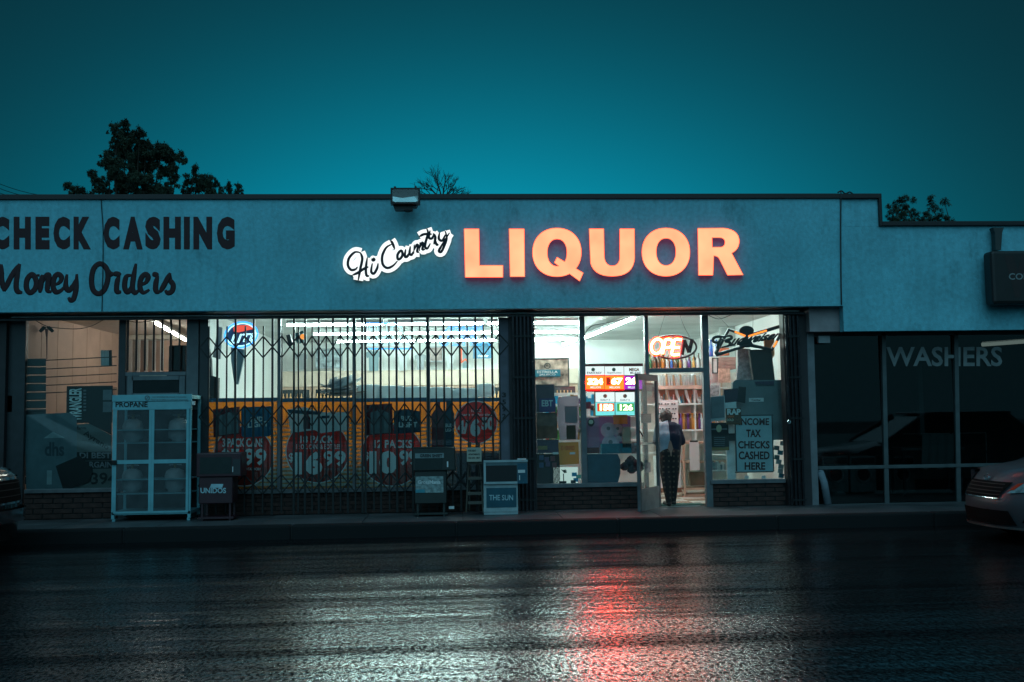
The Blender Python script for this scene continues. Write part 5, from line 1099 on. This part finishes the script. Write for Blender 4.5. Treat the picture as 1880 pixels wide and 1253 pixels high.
for i, (u, v_, lab) in enumerate(((244, 813, 'pale propane tank on the upper shelf behind the first mesh door'), (328, 813, 'pale propane tank on the upper shelf behind the second mesh door'), (244, 906, 'propane tank low in the cage behind the first mesh door'), (322, 906, 'propane tank low in the cage behind the second mesh door'))):
    base = P(u, v_, Yc+.1); zz = P(278, v_, Yc+.1).z+.006; c = Vector((P(u, 800, Yc+.3).x, Yc+.3, zz)); t = empty('propane_tank', c, lab, 'propane tank', 'propane tanks in the cage')
    B().lathe(c, [(.10, 0), (.10, .03), (.15, .06), (.155, .12), (.155, .26), (.13, .33), (.06, .37)], 20).build('body', m_tank, t, True)
    B().lathe(c+Vector((0, 0, .365)), [(.02, 0), (.02, .05), (.03, .055), (.03, .07)], 10).build('valve', M('brass', (.4, .3, .12), .4, .7), t)
    b = B(); b.tube([c+Vector((.09*math.cos(a_), .09*math.sin(a_), .42)) for a_ in [k_*.5 for k_ in range(10)]], .012, 6, 1); b.build('collar', m_tank, t)
# ------------------------------------------------------------------ newspaper boxes
def newsbox(name, hood, body, foot, Y, dep, mb_, mh, label):
    """hood / body drawn rects; foot y gives the ground line"""
    c = P((body[0]+body[2])/2, foot, Y); t = empty(name, (c.x, Y+dep/2, 0), label, 'newspaper box', 'newspaper boxes on the sidewalk')
    x0, x1, z0, z1_ = XR(*body, Y+.03); B().box(x0, x1, Y+.03, Y+dep, max(z0, .13), z1_, .012).build('body', mb_, t)
    X0, X1, Z0, Z1 = XR(*hood, Y); b = B(); b.box(X0, X1, Y, Y+dep, Z0, Z1, .015); b.build('hood', mh, t)
    for xx in (x0+.03, x1-.06):
        for yy in (Y+.06, Y+dep-.06): B().box(xx, xx+.03, yy, yy+.03, 0.001, max(z0, .13)).build('leg', mb_, t)
    B().box(x0-.01, x1+.01, Y+.04, Y+dep, .03, .06).build('foot_rail', mb_, t)
    return t
m_un = M('dark_red_box', (.05, .012, .02), .45, coat=.2); m_unw = M('window_plastic', (.02, .03, .03), .12)
t = newsbox('newspaper_box', (360, 832, 443, 876), (365, 876, 427, 925), 950, -.35, .42, m_un, m_un, 'dark red newspaper box marked UNIDOS beside the propane cage')
pbox('window', m_unw, (367, 840, 425, 870), -.356, .006, t); pbox('coin_slot', m_wht, (426.5, 857, 428, 867), -.358, .008, t); pbox('coin_panel', m_framed, (427, 843, 441, 872), -.354, .005, t)
text('UNIDOS', (368, 896, 415, 906), -.325, M('pale_vinyl2', (.42, .62, .68), .5), t, .004, .03); poly('logo', M('pale_vinyl2', (.42, .62, .68)), ((388, 889), (410, 889), (408, 896), (385, 896)), -.324, .004, t)
m_gb = M('black_green_box', (.020, .026, .024), .4, coat=.2)
t = newsbox('newspaper_box', (757, 822, 836, 865), (761, 865, 820, 925), 941, -.35, .42, m_gb, m_gb, 'black newspaper box marked GREEN SHEET standing before the gate')
pbox('window', m_unw, (762, 842, 812, 862), -.356, .006, t); pbox('title_strip', M('strip_grey', (.22, .28, .29), .5), (762, 832.5, 815, 841.5), -.357, .006, t); text('GREEN SHEET', (771, 834, 812, 840), -.361, m_blk, t, .003, .035)
pbox('coin_slot', M('white_handle', (.85, .87, .87), .4), (820.5, 847.5, 823, 858), -.365, .012, t)
pbox('advert_card', M('card_print', (.30, .38, .38), .5, var=.6, scale=22), (763, 875, 814, 905), -.328, .006, t); pbox('advert_band', M('cyan_band', (.05, .30, .38), .5), (763, 899, 780, 905), -.331, .003, t); text('GrossMania', (767, 882, 809, 889), -.331, m_wht, t, .002, .03)
B().add([P(756, 823, -.36), P(790, 820.5, -.36), P(822, 821.5, -.36), P(836, 824, -.36), P(836, 824, .05), P(822, 821.5, .05), P(790, 820.5, .05), P(756, 823, .05)], [(0, 1, 6, 7), (1, 2, 5, 6), (2, 3, 4, 5), (0, 3, 2, 1)]).build('lid', m_gb, t)
m_sb = M('steel_blue_box', (.10, .16, .18), .4, .2, coat=.2); m_sw = M('pale_frame_paint', (.38, .48, .50), .4)
t = empty('newspaper_box', P(925, 940, -.3), 'steel newspaper box with teal panel reading THE SUN', 'newspaper box', 'newspaper boxes on the sidewalk')
Yn = -.32; X0, X1, Z0, Z1 = XR(888, 847, 969, 889, Yn); B().box(X0, X1, Yn, Yn+.42, Z0, Z1, .008).build('hood', m_sb, t)
pbox('window', m_blk, (892, 855, 949, 884), Yn-.006, .006, t); b = B()
for r in ((888, 845, 969, 849), (888, 849, 892, 889), (892, 885, 950, 889)): b.pb(r, Yn-.012, .012)
b.build('trim', m_sw, t); pbox('coin_panel', M('teal_coin_panel', (.02, .10, .15), .4), (950, 851, 968, 888), Yn-.008, .008, t); pbox('coin_plate', m_wht, (951, 863, 964, 868.5), Yn-.014, .006, t); pbox('coin_slot', M('white_handle', (.85, .87, .87)), (953.2, 873, 954.8, 882), Yn-.018, .01, t)
pbox('top_tag', m_wht, (950, 842, 966, 846.5), Yn+.05, .03, t)
X0, X1, Z0, Z1 = XR(888, 889, 951, 941, Yn+.03); B().box(X0, X1, Yn+.03, Yn+.40, .005, Z1-.003, .008).build('body', m_sw, t)
pbox('sun_panel', M('teal_sun_panel', (.012, .09, .13), .4), (893, 896, 948, 932), Yn+.022, .01, t); text('THE SUN', (898, 909, 942, 919), Yn+.018, M('pale_vinyl2', (.42, .62, .68)), t, .004, .012)
pbox('base_band', m_sw, (888, 933, 951, 940), Yn+.02, .01, t)
# sign frame / stepladder
t = empty('a_frame_ladder', P(871, 941, -.2), 'grey folding ladder-like stand with a cream placard between two newspaper boxes', 'stand')
m_ld = M('weathered_wood', (.10, .09, .075), .7)
for ax, bx in ((862, 856), (880, 887)): B().tube([P(ax, 812, -.05), P(bx, 941, -.25)], .012, 4).build('rail', m_ld, t)
for ax, bx in ((864, 862), (878, 880)): B().tube([P(ax, 812, 0), P(bx, 938, .15)], .010, 4).build('rail', m_ld, t)
for v_ in (848, 876, 904, 921): pbox('rung', m_ld, (859, v_, 886, v_+5), -.2, .09, t)
q = pbox('placard', M('cream_placard', (.40, .40, .33), .6, var=.1), (857, 822, 884, 848), -.26, .012, t)
for s_, r in (('FOR RENT', (860, 826, 874, 829.5)), ('APARTMENTS', (860, 833, 881, 836)), ('562 243 1857', (860, 839.5, 881, 842.5))): text(s_, r, -.263, m_blk, q, .002, .03)
B().pb((824, 930, 834, 935), -.2, .05, .004).build('paper_scrap', m_wht, None, label='crumpled white scrap on the sidewalk beside the black newspaper box', cat='litter')
# ------------------------------------------------------------------ person
def blob(name, caps, mat, parent, vox=.012, it=6, fn=None):
    b = B()
    for c in caps:
        a, c2, r1, r2 = Vector(c[0]), Vector(c[1]), c[2], c[3]; fl_ = c[4] if len(c) > 4 else 1.0
        n_ = 7; L_ = (c2-a); pts = []; rs = []
        if L_.length < 1e-4: L_ = Vector((0, 0, .001))
        u = L_.normalized()
        for i in range(5): th = math.pi/2*(i/4.0); pts.append(a-u*r1*math.cos(th)); rs.append(max(.002, r1*math.sin(th)))
        for i in range(1, 5): pts.append(a+L_*i/5); rs.append(r1+(r2-r1)*i/5)
        for i in range(5): th = math.pi/2*(i/4.0); pts.append(c2+u*r2*math.sin(th)); rs.append(max(.002, r2*math.cos(th)))
        b.tube(pts, rs, 14, fl_)
    o = b.build(name, mat, parent, True)
    md = o.modifiers.new('r', 'REMESH'); md.mode = 'VOXEL'; md.voxel_size = vox; md.use_smooth_shade = True
    ms = o.modifiers.new('s', 'SMOOTH'); ms.iterations = it; ms.factor = .5
    return o
fp = G(1233, 929, 0); fp.z = .006
pe = empty('person', fp, 'person in the doorway seen from behind, head bowed, grey and navy sweatshirt, plaid trousers', 'person')
o_ = fp
def V(x, y, z): return o_+Vector((x, y, z))
skin = M('skin', (.30, .17, .12), .6); 
legs = [(V(-.055, -.05, .06), V(-.08, -.01, .45), .042, .06), (V(-.08, -.01, .45), V(-.075, .02, .84), .06, .085), (V(.055, .09, .06), V(.065, .05, .45), .042, .06), (V(.065, .05, .45), V(.07, .02, .84), .06, .085)]
feet = [(V(-.055, -.06, .035), V(-.085, .12, .03), .036, .032), (V(.055, .08, .035), V(.07, .26, .03), .036, .032)]
body = legs+feet+[(V(0, .02, .88), V(-.01, .05, 1.12), .13, .14, .75), (V(-.01, .05, 1.12), V(-.01, .10, 1.30), .14, .12, .7), (V(-.01, .12, 1.34), V(-.015, .20, 1.43), .055, .052),
   (V(-.015, .235, 1.475), V(-.015, .25, 1.50), .088, .09), (V(-.015, .30, 1.44), V(-.015, .30, 1.44), .055, .055),
   (V(-.17, .09, 1.30), V(-.22, .10, 1.06), .055, .045), (V(-.22, .10, 1.06), V(-.12, .30, .98), .042, .03), (V(.15, .09, 1.30), V(.225, .10, 1.06), .055, .045), (V(.225, .10, 1.06), V(.10, .30, .98), .042, .03)]
for s_, xh in ((1, -.10), (-1, .085)):
    body.append((V(xh, .32, .975), V(xh+.01*s_, .385, .965), .033, .036, .6))
    for q in range(4): body.append((V(xh-.027+q*.018, .395, .965), V(xh-.027+q*.018, .45+(.012 if q in (1, 2) else 0), .94), .010, .008)); body.append((V(xh-.027+q*.018, .45+(.012 if q in (1, 2) else 0), .94), V(xh-.027+q*.018, .44, .915), .008, .007))
    body.append((V(xh+.035*s_, .34, .965), V(xh+.055*s_, .39, .95), .012, .009))
for xe in (-.105, .075): body.append((V(xe, .24, 1.475), V(xe, .245, 1.455), .016, .012))
body.append((V(-.015, .345, 1.465), V(-.015, .355, 1.445), .014, .016))
blob('body', body, skin, pe, .011, 3)
hair = [(V(-.015, .205, 1.50), V(-.015, .235, 1.515), .112, .106), (V(-.015, .160, 1.44), V(-.015, .185, 1.50), .085, .095), (V(-.06, .19, 1.44), V(-.05, .20, 1.48), .05, .05), (V(.03, .19, 1.44), V(.03, .20, 1.48), .05, .05)]
m_hair = M('dark_brown_hair', (.020, .006, .004), .6, var=.6, scale=40, bump=.8, bscale=120); blob('hair', hair, m_hair, pe, .011, 2)
def split_mat(name, colL, colR, x, zcut, slope):
    m = M(name, colL, .9, var=.15, scale=12, bump=.4, bscale=18); t = m.node_tree; b_ = t.nodes['Principled BSDF']; co = t.nodes.new('ShaderNodeTexCoord'); sp = t.nodes.new('ShaderNodeSeparateXYZ'); t.links.new(co.outputs['Object'], sp.inputs[0])
    g = t.nodes.new('ShaderNodeMath'); g.operation = 'GREATER_THAN'; g.inputs[1].default_value = x; t.links.new(sp.outputs[0], g.inputs[0])
    mx = t.nodes.new('ShaderNodeMix'); mx.data_type = 'RGBA'; src = b_.inputs['Base Color'].links[0].from_socket
    t.links.new(g.outputs[0], mx.inputs[0]); t.links.new(src, mx.inputs[6]); mx.inputs[7].default_value = (*colR, 1); t.links.new(mx.outputs[2], b_.inputs['Base Color']); return m
m_sw2 = split_mat('two_tone_sweatshirt', (.34, .38, .44), (.012, .016, .035), -.012, 0, 0)
shirt_ = [(V(-.09, .06, .93), V(-.10, .05, 1.15), .13, .145, .95), (V(.06, .06, .86), V(.07, .06, 1.15), .13, .145, .95), (V(-.10, .05, 1.15), V(-.10, .07, 1.30), .145, .105, .9), (V(.07, .06, 1.15), V(.07, .07, 1.30), .145, .105, .9), (V(-.01, .10, 1.30), V(-.01, .13, 1.37), .11, .08),
          (V(-.16, .08, 1.29), V(-.205, .09, 1.08), .085, .075), (V(-.205, .09, 1.08), V(-.12, .27, .98), .07, .045), (V(.14, .08, 1.29), V(.215, .09, 1.07), .085, .075), (V(.215, .09, 1.07), V(.11, .27, .98), .07, .045), (V(.07, .03, .74), V(.06, .04, .95), .095, .12, .8)]
blob('sweatshirt', shirt_, m_sw2, pe, .012, 4)
def plaid():
    m = M('dark_plaid', (.022, .018, .018), .9, var=.3, scale=20); t = m.node_tree; b_ = t.nodes['Principled BSDF']; co = t.nodes.new('ShaderNodeTexCoord'); src = b_.inputs['Base Color'].links[0].from_socket
    def wv(d):
        wn = t.nodes.new('ShaderNodeTexWave'); wn.bands_direction = d; wn.inputs['Scale'].default_value = 3.6; wn.inputs['Distortion'].default_value = 2.6; t.links.new(co.outputs['Object'], wn.inputs[0]); g = t.nodes.new('ShaderNodeMapRange'); g.inputs[1].default_value = .55; g.inputs[2].default_value = .9; t.links.new(wn.outputs['Fac'], g.inputs[0]); return g.outputs[0]
    k = t.nodes.new('ShaderNodeMath'); k.operation = 'MULTIPLY'; t.links.new(wv('X'), k.inputs[0]); t.links.new(wv('Z'), k.inputs[1])
    mx = t.nodes.new('ShaderNodeMix'); mx.data_type = 'RGBA'; t.links.new(k.outputs[0], mx.inputs[0]); t.links.new(src, mx.inputs[6]); mx.inputs[7].default_value = (.11, .085, .06, 1); t.links.new(mx.outputs[2], b_.inputs['Base Color']); return m
trs = [(V(-.055, -.05, .07), V(-.075, -.03, .30), .050, .072), (V(-.075, -.03, .30), V(-.085, .02, .60), .072, .098), (V(-.085, .02, .60), V(-.07, .03, .88), .098, .12), (V(.055, .09, .07), V(.06, .08, .30), .048, .070), (V(.06, .08, .30), V(.07, .04, .60), .070, .095), (V(.07, .04, .60), V(.06, .03, .88), .095, .12)]
blob('trousers', trs, plaid(), pe, .012, 4)
for f in feet: blob('shoe', [(f[0]+Vector((0, 0, -.002)), f[1], .046, .042)], M('shoe_dark', (.02, .018, .018), .6), pe, .01, 3)
# ------------------------------------------------------------------ cars
def car(name, loc, rz, label, paint, kind, sz=1.0):
    t = empty(name, loc, label, 'car', None, rz)
    def nose(y, z):
        zz = (z-.52)/.45
        return 2.36-.42*(abs(y)/.92)**2.6-(.30*max(0, zz)**1.6 if kind == 'van' else .10*max(0, zz)**2)-.10*max(0, -zz)**2
    hz = 1.0 if kind == 'van' else 1.05
    st = []
    for k_ in range(7): st.append(('n', k_))
    vs = []; fs = []; ny = 15
    # shell: rows run from the lower lip up the nose, over hood, screen, roof, to the tail
    prof = [(None, .20+.05*q) for q in range(15)]+[(2.06, hz-.05), (1.6, hz+.03), (1.15, hz+.10), (.95, hz+.14)]
    for x, z in prof:
        for j in range(ny):
            y = -.92+1.84*j/(ny-1); e = abs(y)/.92
            if x is None: vs.append((nose(y, z), y, z*sz))
            else: vs.append((x-.16*e**3, y, (z-.10*e**4)*sz))
    for i in range(len(prof)-1):
        for j in range(ny-1): fs.append((i*ny+j, (i+1)*ny+j, (i+1)*ny+j+1, i*ny+j+1))
    # sides
    def side(s):
        sx = [1.94, 1.6, 1.15, .5, -.3, -1.1, -1.9, -2.3]; n0 = len(vs)
        for x in sx:
            for z in (.2, .45, .7, .88, hz+.06 if x < 1.2 else hz-.10): vs.append((x, s*(.92+(.03 if .3 < z < .9 else -.01)), z*sz))
        for i in range(len(sx)-1):
            for j in range(4):
                q = (n0+i*5+j, n0+i*5+j+1, n0+(i+1)*5+j+1, n0+(i+1)*5+j); fs.append(q if s > 0 else q[::-1])
    side(1); side(-1); n0 = len(vs)
    vs += [(-2.3, y, z*sz) for y, z in ((-.92, .2), (.92, .2), (.92, hz+.06), (-.92, hz+.06))]; fs.append((n0, n0+1, n0+2, n0+3))
    o = new('body', vs, fs, paint, t, smooth=True)
    gh = [(.95, .84, hz+.12), (.05, .72, 1.62), (-.6, .72, 1.70), (-1.7, .74, 1.66), (-2.25, .84, hz+.05)]; gv = []; gf = []
    gv = [(x, y*w_, z*sz) for x, w_, z in gh for y in (-1, 1)]
    gv += [(x, y*.9, (hz+.05)*sz) for x, w_, z in gh for y in (-1, 1)]
    for i in range(4):
        a_ = 2*i; gf += [(a_, a_+1, a_+3, a_+2), (a_, a_+2, a_+12, a_+10), (a_+1, a_+11, a_+13, a_+3)]
    og = new('cabin', gv, gf, M('car_glass', (.01, .013, .015), .05), t)
    rb = B(); rb.box(-1.75, .0, -.70, .70, 1.66*sz, 1.71*sz, .02); rb.build('roof', paint, t)
    for y in (-1, 1):
        for xa, xb in ((.95, .05), (-.55, -.6), (-1.65, -2.2)): rb = B(); rb.tube([(xa, y*(.86 if xa > .5 else .75), (hz+.12 if xa > .5 else 1.66)*sz), (xb, y*.73, (1.66 if xa > .5 else (hz+.1))*sz)], .035, 6); rb.build('pillar', paint, t)
    def patch(nm, pts, mat, off=.006, n_=14, lev=5, thick=.01, par=t):
        (y0, z0), (y1, z1), (y2, z2), (y3, z3) = pts; pv = []; pf = []
        for i in range(n_+1):
            u = i/n_
            for j in range(lev+1):
                v_ = j/lev; y = (y0*(1-u)+y1*u)*(1-v_)+(y3*(1-u)+y2*u)*v_; z = (z0*(1-u)+z1*u)*(1-v_)+(z3*(1-u)+z2*u)*v_
                yy = max(-.92, min(.92, y)); xx = nose(yy, z)-max(0, abs(y)-.92)*2.2; pv.append((xx+off+.012, y if abs(y) < .92 else math.copysign(.935, y), z*sz))
        for i in range(n_):
            for j in range(lev): a_ = i*(lev+1)+j; pf.append((a_, a_+1, a_+lev+2, a_+lev+1))
        o = new(nm, pv, pf, mat, par, smooth=True); return o
    chrome = M('chrome', (.7, .72, .75), .08, 1.0); lamp = M('headlamp', (.30, .48, .52), .06, .3, var=.5, scale=18); blk = M('grille_black', (.006, .006, .007), .9); blk.node_tree.nodes['Principled BSDF'].inputs['Specular IOR Level'].default_value = .1
    if kind == 'van':
        g = patch('grille', ((-.40, .60), (.40, .60), (.50, .80), (-.50, .80)), blk, .008)
        for k_ in range(4): patch('grille_bar', ((-.42, .63+k_*.045), (.42, .63+k_*.045), (.42, .642+k_*.045), (-.42, .642+k_*.045)), M('bar_dark', (.012, .012, .013), .8), .016, par=g)
        patch('grille_trim', ((-.42, .585), (.42, .585), (.42, .60), (-.42, .60)), chrome, .014); patch('grille_trim', ((-.42, .60), (-.40, .60), (-.50, .80), (-.52, .80)), chrome, .014, 2)
        b = B(); cz = .83; xx = nose(0, cz)+.03
        for ry, rz_ in ((.075, .05), (.03, .048), (.055, .02)): b.tube([(xx-.25*(rz_*math.sin(q*.3927)), ry*math.cos(q*.3927), (cz+rz_*math.sin(q*.3927))*sz) for q in range(16)], .006, 6, 1, True)
        b.build('emblem', chrome, t)
        for s in (-1, 1):
            hl = patch('headlight', ((s*.50, .66), (s*1.15, .74), (s*1.15, .88), (s*.66, .82)), lamp, .012, 12)
            patch('indicator', ((s*.52, .70), (s*.58, .71), (s*.64, .80), (s*.58, .79)), M('amber_lens', (.5, .05, .02), .2), .018, 3, par=hl)
        patch('lower_intake', ((-.62, .26), (.62, .26), (.55, .44), (-.55, .44)), blk, .008); patch('bumper_lip', ((-.75, .205), (.75, .205), (.75, .235), (-.75, .235)), M('lip_grey', (.12, .12, .12), .4), .03, 14)
        for s in (-1, 1): patch('fog_recess', ((s*.68, .30), (s*.90, .30), (s*.90, .42), (s*.74, .40)), blk, .01, 5)
    else:
        g = patch('grille', ((-.62, .62), (.62, .62), (.62, .86), (-.62, .86)), blk, .01)
        for k_ in range(3): patch('grille_bar', ((-.6, .68+k_*.07), (.6, .68+k_*.07), (.6, .69+k_*.07), (-.6, .69+k_*.07)), M('bar_dark', (.012, .012, .013), .8), .02, par=g)
        patch('grille_trim', ((-.92, .86), (.92, .86), (.92, .89), (-.92, .89)), chrome, .02, 12); patch('grille_trim', ((-.62, .60), (.62, .60), (.62, .62), (-.62, .62)), chrome, .02, 10)
        for s in (-1, 1): hl = patch('headlight', ((s*.64, .62), (s*.93, .62), (s*.93, .85), (s*.64, .85)), M('dim_lamp', (.05, .07, .08), .1), .014); patch('indicator', ((s*.70, .60), (s*.9, .60), (s*.9, .64), (s*.70, .64)), M('amber_lens', (.5, .05, .02)), .02, 3, par=hl)
        patch('bumper', ((-.94, .40), (.94, .40), (.94, .54), (-.94, .54)), M('dark_chrome', (.2, .22, .24), .15, .8), .07, 14)
    for s in (-1, 1):
        for x in (1.45, -1.4):
            b = B(); c = Vector((x, s*.80, .33)); wv_ = [c+Vector((.33*math.cos(q*.2618), 0, .33*math.sin(q*.2618))) for q in range(24)]
            b.tube([v+Vector((0, 0, 0)) for v in [c+Vector((.25*math.cos(q*.2618), 0, .25*math.sin(q*.2618))) for q in range(24)]], .09, 8, 1.1, True); ow = b.build('wheel', M('tyre', (.012, .012, .012), .8), t, True)
            b = B()
            for q in range(7): a_ = q*.8976; b.tube([c+Vector((0, s*.07, 0)), c+Vector((.18*math.cos(a_), s*.08, .18*math.sin(a_)))], .022, 5)
            b.build('rim', M('rim_grey', (.35, .35, .36), .3, .7), ow)
    return t
car('parked_minivan', Vector((9.32, -2.95, ZR)), math.pi, 'silver-grey minivan parked at the kerb before the laundromat, only its nose showing', M('silver_paint', (.11, .105, .12), .32, .4, coat=.4, var=.05), 'van', 1.0)
pl = P(46, 870, -1.95)
car('parked_pickup', Vector((pl.x-2.25, -2.6, ZR)), R_(-2), 'dark pickup truck parked at the kerb before the check cashing window, only its nose showing', M('black_paint', (.012, .016, .016), .2, .2, coat=.8, var=.05), 'pickup', 1.17)
# ------------------------------------------------------------------ trees
def tree(name, clumps, fx, Y, label, base_px, leaf=.075, dens=1.0, group='trees behind the roofs', n0=4800, mat=None):
    rnd = random.Random(hash(label) % 999 if False else len(label)*31); bx = P(*base_px, Y); t = empty(name, (bx.x, Y, ZR), label, 'tree', group)
    vs = []; fs = []; cs = []; scl = (Y+16)/FPX
    for (u, v, r) in clumps:
        px, py = fx(u, v); c = P(px, py, Y+rnd.uniform(-1, 1)*r*.012); R0 = r*abs(fx(1, 0)[0]-fx(0, 0)[0])*scl*1.03; cs.append((c, R0))
        n_ = int(n0*(R0/.5)**2*dens)+60
        sub = [(c+Vector((rnd.gauss(0, .55), rnd.gauss(0, .55), rnd.gauss(0, .55)))*R0, R0*rnd.uniform(.22, .42)) for _ in range(17)]
        for i in range(n_):
            q, rr = sub[i % 17]; d = Vector((rnd.gauss(0, 1), rnd.gauss(0, 1), rnd.gauss(0, 1))).normalized()*rr*rnd.uniform(.2, 1.1); p = q+d
            if (p-c).length > R0*1.12: p = c+(p-c)*.8
            a_ = Vector((rnd.gauss(0, 1), rnd.gauss(0, 1), rnd.gauss(0, 1)-1.3)).normalized(); w_ = a_.orthogonal().normalized(); s = leaf*rnd.uniform(.5, 1.2); k = len(vs)
            vs += [p, p+a_*s*.6+w_*s*.2, p+a_*s*1.3, p+a_*s*.6-w_*s*.2]; fs.append((k, k+1, k+2, k+3))
    new('crown', vs, fs, mat or M('night_foliage', (.035, .055, .03), .7, var=.6, scale=3), t)
    top = max(c.z for c, _ in cs); b = B(); root = Vector((bx.x, Y, ZR)); fork = Vector((bx.x, Y, ZR+2.2))
    b.tube([root, root.lerp(fork, .5)+Vector((.05, 0, 0)), fork], [.28, .22, .18], 10); b.build('trunk', M('bark', (.05, .035, .025), .9, bump=.6), t, True)
    b = B()
    for c, R0 in cs[::2]:
        m_ = fork.lerp(c, .45)+Vector((rnd.uniform(-.5, .5), rnd.uniform(-.4, .4), -.3)); m2 = fork.lerp(c, .8)+Vector((rnd.uniform(-.25, .25), rnd.uniform(-.3, .3), -.1))
        b.tube(smooth_path([fork, m_, m2, c], 5), [.08-.0765*i/15 for i in range(16)], 6)
        for _ in range(3): b.tube([c, c+Vector((rnd.gauss(0, .5), rnd.gauss(0, .5), rnd.gauss(0, .5)))*R0], [.01, .003], 4)
    b.build('limbs', M('bark', (.05, .035, .025)), t, True)
ft1 = lambda u, v: (80+u*.21277, 190+v*.21277)
T1 = [(600, 200, 40), (690, 175, 42), (640, 300, 45), (720, 270, 65), (830, 250, 45), (790, 330, 60), (720, 370, 80), (650, 430, 70), (560, 440, 42), (515, 500, 38), (600, 520, 80), (740, 480, 110), (880, 410, 80), (1000, 430, 80), (1030, 390, 50), (1120, 440, 60), (1180, 475, 45), (1215, 495, 20), (900, 560, 120), (1050, 560, 80), (1130, 640, 45), (700, 620, 110), (630, 620, 60), (660, 740, 50), (800, 700, 95), (950, 700, 95), (1080, 720, 60), (890, 340, 30), (840, 800, 90), (1000, 800, 80), (700, 800, 60), (1110, 560, 40)]
tree('leafy_tree', T1, ft1, 16, 'tall dark leafy tree with an uneven peaked crown, rising highest above the roof', (262, 360), dens=1.25)
tree('leafy_tree', [(210, 700, 30), (265, 745, 45), (330, 765, 40), (400, 785, 25), (420, 605, 36), (470, 660, 50), (500, 740, 50), (570, 770, 35), (545, 690, 25)], ft1, 17, 'low drooping dark tree crown at the roof edge, left of the tallest tree', (180, 360), dens=1.1)
tree('leafy_tree', [(1310, 555, 28), (1250, 650, 50), (1330, 660, 70), (1400, 640, 52), (1450, 700, 60), (1240, 755, 50), (1350, 750, 80), (1520, 775, 40), (1600, 740, 40), (1680, 705, 24), (1680, 770, 42), (1600, 690, 14), (1450, 790, 60)], ft1, 18, 'lower dark bushy tree just right of the tallest tree', (375, 360), dens=1.0)
ft2 = lambda u, v: (1460+u*.26332, 330+v*.26332)
tree('leafy_tree', [(760, 125, 24), (715, 150, 34), (690, 200, 32), (780, 200, 48), (740, 255, 50), (830, 240, 32), (655, 262, 30), (825, 140, 20), (650, 180, 14), (700, 290, 50), (800, 290, 45)], ft2, 13, 'small tree top over the laundromat roof, nearer the parapet step', (1655, 400), leaf=.07, dens=.9)
tree('leafy_tree', [(940, 135, 26), (960, 190, 36), (1040, 155, 28), (920, 240, 34), (1000, 250, 44), (880, 280, 26), (1055, 265, 24), (930, 290, 42), (1100, 285, 14)], ft2, 13.5, 'small tree top over the laundromat roof, farther from the parapet step', (1720, 400), leaf=.07, dens=.8)
# bare tree
bt = empty('bare_tree', (P(812, 360, 12).x, 12, ZR), 'leafless twiggy tree behind the parapet beside the floodlight', 'tree', 'trees behind the roofs')
rnd = random.Random(11); b = B(); base = P(812, 368, 12)
b.tube([Vector((base.x, 12, ZR)), Vector((base.x+.1, 12, 2.5)), base], [.16, .12, .07], 8); b.build('trunk', M('bark', (.05, .035, .025)), bt, True); b = B()
def grow(p, d, L_, r, lv):
    q = p+d*L_; b.tube([p, p+d*L_*.5+Vector((rnd.uniform(-.04, .04), 0, 0)), q], [r, r*.85, r*.65], 5)
    if lv == 0: return
    for k_ in range(4):
        nd_ = (d+Vector((rnd.gauss(0, .48), rnd.gauss(0, .3), rnd.gauss(.12, .3)))).normalized(); grow(p+d*L_*rnd.uniform(.45, 1), nd_, L_*rnd.uniform(.5, .78), r*.5, lv-1)
for dx, dz, L_ in ((-.75, .75, .42), (-.25, 1, .42), (.15, 1, .38), (.6, .7, .36), (-1, .28, .36), (1, .2, .42), (.95, .5, .30)): grow(base, Vector((dx, 0, dz)).normalized(), L_*1.15, .026, 3)
b.build('branches', M('bark', (.05, .035, .025)), bt)
# power lines
for i, (a0, a1) in enumerate((((-40, 322), (130, 362)), ((-40, 330), (110, 364)), ((-40, 338), (80, 362)))):
    p, q = P(*a0, 22), P(*a1, 30); b = B(); b.tube([p.lerp(q, s/10)-Vector((0, 0, .25*math.sin(math.pi*s/10))) for s in range(11)], .012, 4)
    b.build('power_line', m_iron, None, label='%s of the three thin power lines crossing the sky beside the dark tree' % ('upper', 'middle', 'lower')[i], cat='power line', group='power lines')
